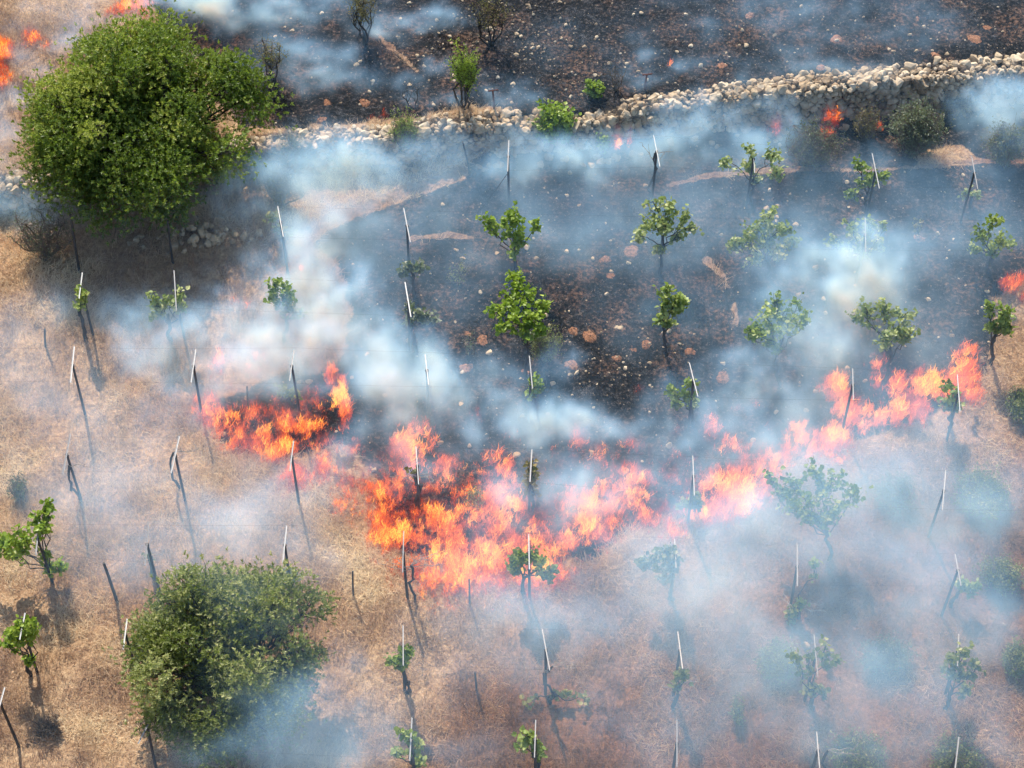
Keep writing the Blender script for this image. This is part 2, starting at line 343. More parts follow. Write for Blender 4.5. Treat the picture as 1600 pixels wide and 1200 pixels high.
per = 30; rad = rng.uniform(.04, .26, len(qx)); hh = rad * rng.uniform(1.2, 2.4, len(qx)); tn = rng.uniform(-.15, .6, len(qx)) + .5 * vnoise(qx * .9, qy * .9, 61); ang = rng.uniform(0, 6.28, (len(qx), per)); rr_ = rad[:, None] * rng.uniform(0, 1, (len(qx), per)) ** .6
cx_, cy2 = (qx[:, None] + rr_ * np.cos(ang)).ravel(), (qy[:, None] + rr_ * np.sin(ang)).ravel()
tag(put('dry_weeds', blade_mesh('dry_weeds', cx_, cy2, np.repeat(hh, per) * rng.uniform(.5, 1.2, len(cx_)), rng.uniform(.004, .010, len(cx_)), rng.uniform(.2, .9, len(cx_)), M_GRASS, tone=np.clip(np.repeat(tn, per) + rng.normal(0, .15, len(cx_)) + .3 * straw(cx_, cy2) - .4 * weedy_shade(cx_, cy2), -.1, 1.1))),
    'wiry tufts of dry weeds standing over the grass', 'weeds', kind='stuff')
tag(put('dry_grass', blade_mesh('dry_grass', x, y, h, rng.uniform(.005, .013, len(x)), rng.uniform(.3, 1.25, len(x)), M_GRASS, tone=np.clip(rng.uniform(0, .7, len(x)) + .2 * cl + .55 * vnoise(x * .9, y * .9, 61) + .55 * straw(x, y) - .42 * weedy_shade(x, y), -.1, 1.15))),
    'matted straw-coloured dry grass covering the unburned ground', 'grass', kind='stuff')
x, y = frame_pts(170000); k = burn_at(x, y) > .5; x, y = x[k], y[k]
M_STUB = grass_mat('burnt_stubble', [(.25, (.004, .004, .004)), (.6, (.018, .017, .017)), (.8, (.07, .06, .055)), (.95, (.28, .24, .2))], .05)
tag(put('burnt_stubble', blade_mesh('burnt_stubble', x, y, rng.uniform(.03, .15, len(x)), rng.uniform(.006, .02, len(x)), rng.uniform(.3, 1.2, len(x)), M_STUB, tone=rng.uniform(0, 1, len(x)) ** 1.3)),
    'black stubble and ash left on the burnt ground', 'burnt stubble', kind='stuff')

# ------------------------------------------------------------------ stones
def ico(sub):
    b = bmesh.new(); bmesh.ops.create_icosphere(b, subdivisions=sub, radius=1); V = np.array([v.co[:] for v in b.verts]); F = np.array([[v.index for v in f.verts] for f in b.faces]); b.free(); return V, F
def stone_variant(seed, sub=2):
    V, F = ico(sub); r = np.random.default_rng(seed); V = V * r.uniform(.75, 1.2, 3)
    for _ in range(9):                            # knock facets off
        n = r.normal(size=3); n /= np.linalg.norm(n); d = r.uniform(.42, .78); p = V @ n; V = V - np.clip(p - d, 0, None)[:, None] * n * .92
    V += .045 * r.normal(size=V.shape); V[:, 2] *= .72; return V, F
VAR = [stone_variant(100 + i, 2) for i in range(10)]
def stones_mesh(name, P, S, mat, tone=None, var=VAR):
    g = Geo(); n = len(P); which = rng.integers(0, len(var), n)
    for v in range(len(var)):
        k = which == v
        if not k.any(): continue
        nr = rand_dir(k.sum(), 1.2); V, F = inst(*var[v], P[k], frames(nr, rng.uniform(0, 6.28, k.sum())), S[k])
        g.add(V, F, np.repeat(rng.uniform(0, 1, k.sum()) if tone is None else tone[k], len(var[v][0])))
    return g.mesh(name, mat)
# field stones scattered over the burnt ground: the big ones singly, the crumbs as one
def stone_density(u, v):
    d = .12 + 0 * u
    for cx, cy_, rx, ry, a in ((800, 60, 150, 110, 1), (900, 110, 180, 60, .8), (640, 130, 160, 60, .35), (1100, 70, 320, 90, .35), (1500, 70, 130, 60, .5), (930, 570, 120, 60, .9), (1000, 330, 250, 60, .4), (700, 420, 120, 90, .25), (740, 160, 90, 40, .8)):
        d = np.maximum(d, a * np.exp(-((u - cx) / rx) ** 2 - ((v - cy_) / ry) ** 2))
    return d
x, y = frame_pts(60000); z = terr(x, y); u, v = project(x, y, z); k = (burn_at(x, y) > .6) & (rng.uniform(size=len(x)) < stone_density(u, v) * .62) & (np.abs(y - wall_y(x)) > .5)
x, y, z, u, v = x[k], y[k], z[k], u[k], v[k]
sz = .017 + .05 * rng.uniform(size=len(x)) ** 2.3 + (rng.uniform(size=len(x)) < .04) * rng.uniform(.01, .045, len(x))
order = np.argsort(-sz); NB = 215
big, small = order[:NB], order[NB:]
rock_me = []
for i, (V, F) in enumerate(VAR): rock_me.append(mesh_from('field_stone', V, F, mats=[M_STONE], attr={'rnd': np.full(len(V), .35 + .06 * i)}))
for i in big:
    o = put('field_stone', rock_me[int(rng.integers(0, 10))], loc=(x[i], y[i], z[i] + sz[i] * .3)); o.scale = (sz[i] * 1.25,) * 3; o.rotation_euler = (rng.uniform(-.3, .3), rng.uniform(-.3, .3), rng.uniform(0, 6.28))
    up_ = y[i] > wall_y(x[i])
    tag(o, 'small pale limestone lying loose on the black burnt slope above the stone wall' if up_ else 'small pale limestone lying loose on the black burnt vineyard floor below the stone wall', 'stone',
        'loose stones on the burnt slope above the wall' if up_ else 'loose stones on the burnt vineyard floor')
tag(put('stone_crumbs', stones_mesh('stone_crumbs', np.stack([x[small], y[small], z[small] + .2 * sz[small]], 1), sz[small], M_STONE, rng.uniform(-.3, .95, len(small)), [stone_variant(300 + i, 1) for i in range(6)])),
    'pale pebbles and stone crumbs strewn over the burnt ground', 'pebbles', kind='stuff')
# rubble heap in the shade of the big tree
rub_me = [mesh_from('rubble_stone', V, F, mats=[M_SHADESTONE], attr={'rnd': np.full(len(V), .2 + .06 * i)}) for i, (V, F) in enumerate(VAR)]
for i in range(74):
    if i < 46: u_, v_ = 308 + rng.normal(0, 26), 372 + rng.normal(0, 11)
    else: u_, v_ = rng.uniform(200, 410), 378 + rng.normal(0, 7) - (0 if i < 60 else 25 * rng.uniform())
    p = gp(u_, v_); s = rng.uniform(.07, .15); lift = .22 * math.exp(-((u_ - 308) / 35) ** 2 - ((v_ - 372) / 14) ** 2)
    o = put('rubble_stone', rub_me[int(rng.integers(0, 10))], loc=(p[0], p[1], p[2] + s * .35 + lift * rng.uniform(.2, 1))); o.scale = (s, s, s); o.rotation_euler = (rng.uniform(-.4, .4), rng.uniform(-.4, .4), rng.uniform(0, 6.28))
    tag(o, 'grey rubble stone in the shaded heap below the big round tree', 'stone', 'rubble stones heaped below the big tree')
for nm, (u_, v_), s, lb in (('rubble_stone', (368, 369), .16, 'single pale stone lying just right of the shaded rubble heap'), ('white_rock', (828, 232), .13, 'flat whitish rock in thin smoke just below the wall'), ('white_rock', (1260, 1010), .12, 'white rock standing in dry grass beside a smoky vine post'), ('white_rock', (1568, 977), .07, 'small white rock near the right edge of the dry grass')):
    p = gp(u_, v_); o = put(nm, rock_me[3], loc=(p[0], p[1], p[2] + s * .4)); o.scale = (s,) * 3; tag(o, lb, 'stone')

# the dry stone wall
P = []; S = []; T = []
dx = np.diff(WALL[:, 0]); L = np.concatenate([[0], np.cumsum(np.hypot(dx, np.diff(WALL[:, 1])))])
px_of = lambda t: np.interp(t, L, [p[0] for p in WALL_PX])
t = 0
while t < L[-1]:
    xx, yy = np.interp(t, L, WALL[:, 0]), np.interp(t, L, WALL[:, 1]); pxx = px_of(t)
    full = np.interp(pxx, [390, 470, 640, 790, 830, 950, 1000, 1600], [.85, .85, .95, .95, .8, .8, .95, 1.05])
    wdt = np.interp(pxx, [390, 640, 780, 1000, 1300, 1500], [.30, .30, .32, .26, .34, .34])
    for lay in np.arange(.05, STEP * full + .16, .12):
        top = lay > STEP * full
        for off in (np.arange(-wdt, wdt + .01, .13) if top else (-wdt - .12 * (1 - lay), -wdt + .14)):
            P.append((xx + rng.normal(0, .05), yy + off + rng.normal(0, .04), lay + rng.normal(0, .035))); S.append(rng.choice([.055, .075, .1, .125, .17], p=[.22, .3, .25, .15, .08])); T.append(np.clip(rng.normal(.6, .3), 0, 1))
    if rng.uniform() < .35:
        P.append((xx, yy - wdt - rng.uniform(.2, .9), .07)); S.append(rng.uniform(.06, .13)); T.append(.4)
    t += .125
P, S, T = map(np.array, (P, S, T)); P[:, 2] += .07 * vnoise(P[:, 0], P[:, 1], 3)
wl = put('stone_wall', stones_mesh('stone_wall', P, S * 1.25, M_STONE, T))
tag(wl, 'long pale dry stone wall retaining the burnt upper field', 'stone wall')

# reddish soil mounds
MOUNDS = [(511, 160, 11, 'soil mound behind the wall, left one of a close pair'), (569, 160, 10, 'soil mound behind the wall, right one of a close pair'), (488, 74, 8, 'soil mound in the smoky upper slope left of the multi-stemmed burnt tree'), (503, 186, 8, 'soil mound touching the back of the wall'),
          (1307, 61, 11, 'soil mound with a pitted top high on the burnt slope'), (1282, 106, 9, 'soil mound just above the pale wall crest'), (1461, 86, 8, 'soil mound close above the broad right end of the wall'), (1523, 62, 14, 'broad soil mound near the upper right edge'), (1541, 44, 10, 'soil mound just above the broadest one near the edge'),
          (1171, 24, 9, 'soil mound at the very top of the burnt slope'), (1128, 103, 9, 'lone round soil mound above the middle of the wall'), (946, 405, 9, 'upper one of two soil mounds left of the tall wilted vine'), (955, 431, 9, 'lower one of two soil mounds left of the tall wilted vine'), (986, 393, 14, 'wide flat soil mound beside the tall wilted vine'),
          (920, 527, 14, 'largest soil mound in the brown clearing'), (895, 518, 10, 'soil mound touching the largest one in the brown clearing'), (987, 546, 11, 'left one of two soil mounds below the small green vine'), (1010, 538, 10, 'right one of two soil mounds below the small green vine'), (893, 570, 12, 'lowest soil mound of the brown clearing'), (964, 560, 8, 'small soil mound between the clearing and the green vine'),
          (1078, 549, 9, 'soil mound above a tilted pale crossarm'), (1129, 589, 13, 'faint soil mound in bluish smoke right of the tilted crossarm'), (820, 582, 8, 'soil mound hidden beside the foot of the bright vine'), (754, 532, 12, 'round soil mound left of the bright vine'), (730, 523, 9, 'soil mound beside a thin green sapling'), (729, 575, 12, 'faded soil mound between two smoke puffs'), (1436, 373, 10, 'soil mound under a dead twig at the upper right'), (1436, 30, 7, 'tiny soil mound near the top edge')]
for i, (u_, v_, r, lb) in enumerate(MOUNDS):
    p = gp(u_, v_); rm = r / scale_at(p); V, F = [], []; rr = np.random.default_rng(i); nr_, ns = 7, 18; ph = rr.uniform(0, 6.28, 3)
    V.append((0, 0, rm * .22))
    for a in range(1, nr_):
        q = a / (nr_ - 1)
        for b in range(ns):
            th = b / ns * 6.283; w_ = 1 + .13 * math.sin(2 * th + ph[0]) + .1 * math.sin(3 * th + ph[1]) + .07 * math.sin(7 * th + ph[2]) + rr.normal(0, .05) * q
            V.append((rm * q * w_ * math.cos(th), rm * q * w_ * math.sin(th), rm * .24 * math.cos(q * 1.57) ** .8 * (1 + rr.normal(0, .16)) - .01 if a < nr_ - 1 else -.03))
    for b in range(ns): F.append((0, 1 + b, 1 + (b + 1) % ns))
    for a in range(nr_ - 2):
        for b in range(ns):
            i0, i1 = 1 + a * ns + b, 1 + a * ns + (b + 1) % ns; F += [(i0, i0 + ns, i1 + ns), (i0, i1 + ns, i1)]
    tag(put('soil_mound', mesh_from('soil_mound', np.array(V), np.array(F), mats=[M_MOUND], smooth=True), loc=p), 'reddish ' + lb, 'soil mound', 'reddish soil mounds on the burnt ground')


# ------------------------------------------------------------------ trellis posts: dark upright, pale crossarm pointing up the slope
HP = 1.9
POSTS = [  # far end, near end of the crossarm in the picture; row; label
 ((795, 222), (793, 268), 0, 'trellis post standing in thin blue smoke just below the wall, upright with a thin brace'),
 ((1021, 213), (1031, 262), 0, 'trellis post below the wall with a bare forked cane growing beside it'),
 ((1176, 226), (1179, 272), 0, 'trellis post rising through the wide wispy vine below the wall'),
 ((1362, 243), (1374, 294), 0, 'trellis post leaning across the round vine left of the straw-coloured patch'),
 ((1517, 248), (1528, 294), 0, 'trellis post below the straw-coloured patch, pale crossarm tilted, grey smoke round its foot'),
 ((434, 323), (443, 372), 1, 'trellis post beside the big round tree with a pale leaf tuft under its crossarm'),
 ((631, 330), (641, 376), 1, 'tall trellis post in blue haze with a faint wispy sapling at its foot'),
 ((1351, 345), (1353, 392), 1, 'trellis post inside the wilted vine just above the densest smoke on the right'),
 ((128, 423), (125, 472), 2, 'trellis post with a leaf clump halfway down, in straw grass left of the tree shade'),
 ((273, 428), (275, 482), 2, 'trellis post at the edge of the tree shade above a dark smoke bank'),
 ((633, 444), (642, 495), 2, 'trellis post with a greyish scorched crown beside it and a white puff at its foot'),
 ((117, 545), (110, 597), 3, 'bare trellis post on dry grass with a long thin upright, left of the fire'),
 ((306, 546), (299, 600), 3, 'trellis post at the upper left corner of the left fire patch'),
 ((459, 545), (453, 600), 3, 'trellis post over the dark heart of the left fire with a leaf ring below'),
 ((664, 552), (670, 606), 3, 'trellis post half sunk in the thick white smoke puff'),
 ((827, 560), (832, 606), 3, 'trellis post with a drooping green tuft under the largest bright vine'),
 ((1077, 567), (1090, 622), 3, 'trellis post with a strongly tilted crossarm on burnt ground above the fire line'),
 ((1332, 577), (1333, 627), 3, 'trellis post in the middle of the right-hand flames'),
 ((1495, 588), (1500, 643), 3, 'trellis post at the right end of the flames beside a dark leafy vine'),
 ((112, 684), (97, 738), 4, 'leaning trellis post in grey smoke on dry grass with a long dark shadow'),
 ((281, 685), (267, 739), 4, 'trellis post on smoky grass below the left fire patch'),
 ((459, 690), (453, 738), 4, 'trellis post on the lower edge of the left fire, small flames behind'),
 ((650, 700), (654, 757), 4, 'trellis post amid the central flames with a burning column beside it'),
 ((831, 703), (828, 755), 4, 'trellis post wrapped by a narrow column of yellowing leaves'),
 ((1082, 715), (1085, 774), 4, 'trellis post between the two right-hand fire bands with a low green tuft'),
 ((1477, 737), (1472, 798), 4, 'faint trellis post in blue smoke at the right below the fire'),
 ((62, 822), (56, 864), 5, 'trellis post buried in the dark gnarled vine at the left edge'),
 ((234, 822), (226, 880), 5, 'trellis post in whitish smoke above the olive green bushy tree'),
 ((448, 822), (442, 882), 5, 'trellis post at the upper right rim of the olive green bushy tree'),
 ((631, 832), (629, 895), 5, 'trellis post with white bare canes at the lower left edge of the central fire'),
 ((826, 835), (827, 892), 5, 'trellis post through the dark vine at the lower edge of the central fire'),
 ((1054, 842), (1056, 890), 5, 'trellis post in the smoky vine below the middle of the fire line'),
 ((1245, 855), (1246, 915), 5, 'trellis post with thin curved bare canes in the smoke below the right-hand vine'),
 ((1492, 867), (1501, 917), 5, 'trellis post with one yellowish tuft at its right in blue smoke'),
 ((38, 955), (33, 1005), 6, 'trellis post under the yellow-green vine near the lower left edge'),
 ((198, 972), (194, 1012), 6, 'trellis post mostly hidden by the left rim of the olive green bushy tree'),
 ((630, 980), (630, 1040), 6, 'trellis post with a small pale green tuft in dry grass below the central fire'),
 ((847, 985), (859, 1048), 6, 'trellis post with bare side twigs in the open dry grass'),
 ((1059, 986), (1066, 1048), 6, 'trellis post with pale twigs on its left and a forked shadow'),
 ((1271, 995), (1278, 1056), 6, 'trellis post within the faint smoky vine low on the right'),
 ((1497, 1004), (1496, 1030), 6, 'trellis post barely showing over the dark-stemmed vine low on the right'),
 ((5, 1082), (-3, 1118), 7, 'trellis post cut by the left edge of the picture near the bottom'),
 ((243, 1108), (217, 1166), 7, 'trellis post with a crooked mossy crossarm below the olive green bushy tree'),
 ((644, 1125), (640, 1188), 7, 'trellis post in the leafy vine at the bottom edge left of centre'),
 ((837, 1125), (835, 1186), 7, 'trellis post in the small sparse vine at the bottom edge'),
 ((1057, 1130), (1058, 1196), 7, 'lone trellis post with a long straight crossarm at the bottom edge'),
 ((1276, 1143), (1280, 1204), 7, 'trellis post with looping canes at the bottom edge'),
 ((1498, 1152), (1491, 1208), 7, 'trellis post among grey bushes at the bottom right')]
ARM_ENDS = {}
for i, (a, b, row, lb) in enumerate(POSTS):
    A0 = at_z(*a, HP); B0 = at_z(*b, HP)
    mid = A0 * .5 + B0 * .5; gz = float(terr(mid[0], mid[1])); A = A0 - mid; B = B0 - mid
    ln = np.linalg.norm(A - B);  k = np.clip(ln, .85, 1.35) / ln; A, B = A * k, B * k
    th = thing('trellis_post', (mid[0], mid[1], gz), lb, 'post', 'trellis posts standing in rows'); H = HP - gz
    rr = np.random.default_rng(50 + i); jit = rr.normal(0, .03, 2)
    gg = Geo(); zz = np.linspace(-.05, H, 6); tube(gg, [(jit[0] * (1 - q / H), jit[1] * (1 - q / H), q) for q in zz], .036, .03, 8); put('upright', gg.mesh('upright', M_POST), th)
    gg = Geo(); tl = rr.normal(0, .05); dv = (B - A) / np.linalg.norm(B - A); sd_ = np.array([-dv[1], dv[0], 0])
    e0 = A + np.array([0, 0, H + .03 + tl]); e1 = B + np.array([0, 0, H + .03 - tl])
    V = []; wa = rr.uniform(.010, .015); sec = [(-wa, 0), (wa, 0), (wa, .004), (-wa * .6, .004), (-wa * .6, .024), (-wa, .024)]        # angle iron
    for e in (e0, e1):
        for s_, z_ in sec: V.append(e + sd_ * s_ + np.array([0, 0, z_]))
    F = [(j, (j + 1) % 6, 6 + (j + 1) % 6, 6 + j) for j in range(6)] + [(0, 3, 2, 1), (0, 5, 4, 3), (6, 7, 8, 9), (6, 9, 10, 11)]
    gg.add(V, F, rr.uniform(0, 1)); put('crossarm', gg.mesh('crossarm', M_GALV), th)
    gg = Geo(); tube(gg, [(0, 0, H - .04), (0, 0, H + .025)], .04, .04, 8); put('bracket', gg.mesh('bracket', M_POST), th)
    ARM_ENDS.setdefault(row, []).append((mid[0], mid + e0, mid + e1))
    if i == 0:
        gg = Geo(); tube(gg, [(-.03, -.02, 1.25), (-.8, -.25, 0)], .012, .012, 4); put('brace', gg.mesh('brace', M_POST), th)
# wires strung from crossarm to crossarm
for row, L_ in ARM_ENDS.items():
    L_.sort(key=lambda q: q[0])
    for side, nm in ((1, 'far'), (2, 'near')):
        pts = []; W_ = [q[side] for q in L_]
        mm = [np.array([q[0], (q[1][1] + q[2][1]) / 2, HP]) for q in L_]
        z0_ = [q[1][2] - (q[1][2]) + HP + .04 for q in L_]
        W_ = [np.array([w__[0], w__[1], z_]) for w__, z_ in zip(W_, z0_)]
        W_ = [W_[0] + np.array([-8 if row < 4 else -3, 0, 0])] * (row > 1) + W_ + [W_[-1] + np.array([6, 0, 0])]
        for p, q in zip(W_[:-1], W_[1:]):
            for s in np.linspace(0, 1, 7)[:-1]: pts.append(p + (q - p) * s - np.array([0, 0, .02 * np.linalg.norm(q - p) * s * (1 - s)]))
        pts.append(W_[-1]); gg = Geo(); tube(gg, pts, .0014, .0014, 4)
        words = ['just below the wall', 'past the big round tree', 'over the upper smoke bank', 'over the left fire patch', 'across the flames', 'along the lower fire edge', 'above the olive green bushy tree', 'at the bottom edge'][row]
        words = words if row != 6 else 'through the open dry grass'
        tag(put('trellis_wire', gg.mesh('trellis_wire', M_POST)), 'thin wire on the %s crossarm ends of the post row %s' % (nm, words), 'wire', 'thin trellis wires')
# single stakes without crossarm
STAKES = [((723, 222), (735, 276), 0, .03, 'burnt dark stake leaning right in blue smoke below the wall end'), ((770, 141), (772, 170), 1, .035, 'reddish iron stake on the end of the pale wall section'), ((1011, 116), (1007, 140), 1, .035, 'rust-brown stake with a short top bar behind the wall'),
          ((386, 604), (388, 642), 0, .028, 'dark stake at the rim of the smoking left fire'), ((162, 880), (183, 940), 0, .04, 'short thick leaning stake in dry grass left of the bushy tree'), ((551, 893), (552, 932), 0, .028, 'dark stake in golden grass left of the white bare canes'), ((733, 905), (734, 946), 0, .026, 'dark stake just under the central flames'),
          ((742, 1050), (745, 1082), 0, .028, 'short dark stake alone in the open grass between two posts'), ((70, 514), (71, 542), 0, .03, 'mossy stub stake in straw grass near the left edge'), ((110, 335), (124, 425), 0, .04, 'long dark leaning stake at the left rim of the tree shade'), ((262, 345), (270, 412), 0, .035, 'dark stake deep in the tree shade through the rubble heap')]
for a, b, up_, r, lb in STAKES:
    p = gp(*b); h = z_on(*a, p[1])[0] - p[2]; dxx = z_on(*a, p[1])[1] - p[0]; gg = Geo()
    tube(gg, [(0, 0, -.05), (dxx * .3, 0, h * .35), (dxx * .7, .01, h * .75), (dxx, 0, h)], r, r * .8, 6)
    if 'top bar' in lb or 'pale wall' in lb: tube(gg, [(dxx - .13, 0, h - .03), (dxx + .16, .02, h)], r * .7, r * .6, 6)
    tag(put('stake', gg.mesh('stake', M_RUST if up_ else M_POST), loc=p), lb, 'stake', 'stakes without a crossarm')

# ------------------------------------------------------------------ vines and small trees
def wiggle(a, b, n, amp, r, grav=0):
    a, b = np.array(a, float), np.array(b, float); t = np.linspace(0, 1, n); P = a + (b - a) * t[:, None]
    off = np.cumsum(r.normal(0, 1, (n, 3)), 0); off -= off[0] + (off[-1] - off[0]) * t[:, None]
    P += off * amp * np.linalg.norm(b - a) / n ** .5; P[:, 2] -= grav * t * t * np.linalg.norm(b - a); return P
def foliage_points(c, rad, n, r):
    v = r.normal(size=(n, 3)); v /= np.linalg.norm(v, axis=1)[:, None]; q = r.uniform(.25, 1, n) ** .45
    return np.array(c) + v * q[:, None] * np.array(rad)
def vine(base, clumps, mat, label, dens=1.0, bare=0, trunk_r=.04, seed=0, bark=None, leafsize=.105, cat='vine', group='vines trained up the trellis posts', zmax=2.15):
    r = np.random.default_rng(seed); b = gp(*base); sc = scale_at(b)
    th = thing('grapevine', b, label, cat, group); C = []
    for (u_, v_, rp) in clumps:
        z_, x_ = z_on(u_, v_, b[1] + r.normal(0, .06)); z_ -= b[2]; yy = 0
        if z_ > zmax or z_ < .15:
            zz = zmax - .1 * r.uniform() if z_ > zmax else .2; q = at_z(u_, v_, zz + b[2]); x_, yy, z_ = q[0], q[1] - b[1], zz
        C.append((np.array([x_ - b[0], yy, z_]), rp / sc))
    if not C: trunk_r *= .6
    if C: hub = np.mean([c for c, _ in C], 0); hz = min(1.35, max(.45, min(c[2] for c, _ in C) if len(C) > 1 else hub[2] * .8)); hub = np.array([hub[0] * .35, hub[1] * .35, hz])
    else: hub = np.array([0, 0, 1.5])
    gg = Geo(); tp = wiggle((r.normal(0, .03), 0, -.05), hub, 8, .12, r); tube(gg, tp, trunk_r * 1.35, trunk_r * .8, 7, rad=trunk_r * (1.35 - .5 * np.linspace(0, 1, 8)) * r.uniform(.85, 1.2, 8))
    tube(gg, tp + np.stack([.03 * np.cos(np.linspace(0, 7, 8)), .03 * np.sin(np.linspace(0, 7, 8)), 0 * tp[:, 0]], 1), trunk_r * .7, trunk_r * .5, 5)
    put('trunk', gg.mesh('trunk', bark or M_BARK), th)
    if C:
        gg = Geo(); PP = []; TN = []
        for c, rm in C:
            st = tp[-1 - int(r.integers(0, 3))]; P = wiggle(st, c, 7, .16, r); tube(gg, P, trunk_r * .45, .008, 5)
            for _ in range(int(3 + rm * 14)):
                e = foliage_points(c, (rm, rm, rm * .85), 1, r)[0]; s = P[int(r.integers(3, 7))]; Q = wiggle(s, e, 5, .12, r, .05); tube(gg, Q, .008, .003, 4)
                m = int(dens * r.integers(9, 17)); tt = r.uniform(.15, 1.08, m); k = np.clip((tt * 4).astype(int), 0, 3); q = Q[k] + (Q[k + 1] - Q[k]) * (tt * 4 - k)[:, None]
                PP.append(q + r.normal(0, .045, (m, 3))); TN.append(np.full(m, r.uniform(.2, .8)))
        put('branches', gg.mesh('branches', bark or M_BARK), th)
        put('foliage', leaves('foliage', np.concatenate(PP), leafsize, mat, 'leaf', .7, .4, np.concatenate(TN)), th)
    if bare:
        gg = Geo()
        for j in range(bare):
            an = r.uniform(-.5, .5) + (math.pi if j % 2 else 0); l = r.uniform(.35, .75); e = tp[-1] + np.array([math.cos(an) * l, math.sin(an) * l, r.uniform(-.05, .35)])
            P = wiggle(tp[-1 - (j % 2)], e, 8, .12, r, .12); tube(gg, P, .013, .005, 4)
            for _ in range(3):
                s = P[int(r.integers(2, 8))]; tube(gg, wiggle(s, s + r.normal(0, .17, 3), 5, .15, r), .007, .003, 4)
        put('bare_canes', gg.mesh('bare_canes', M_PALEBARK), th)
    return th
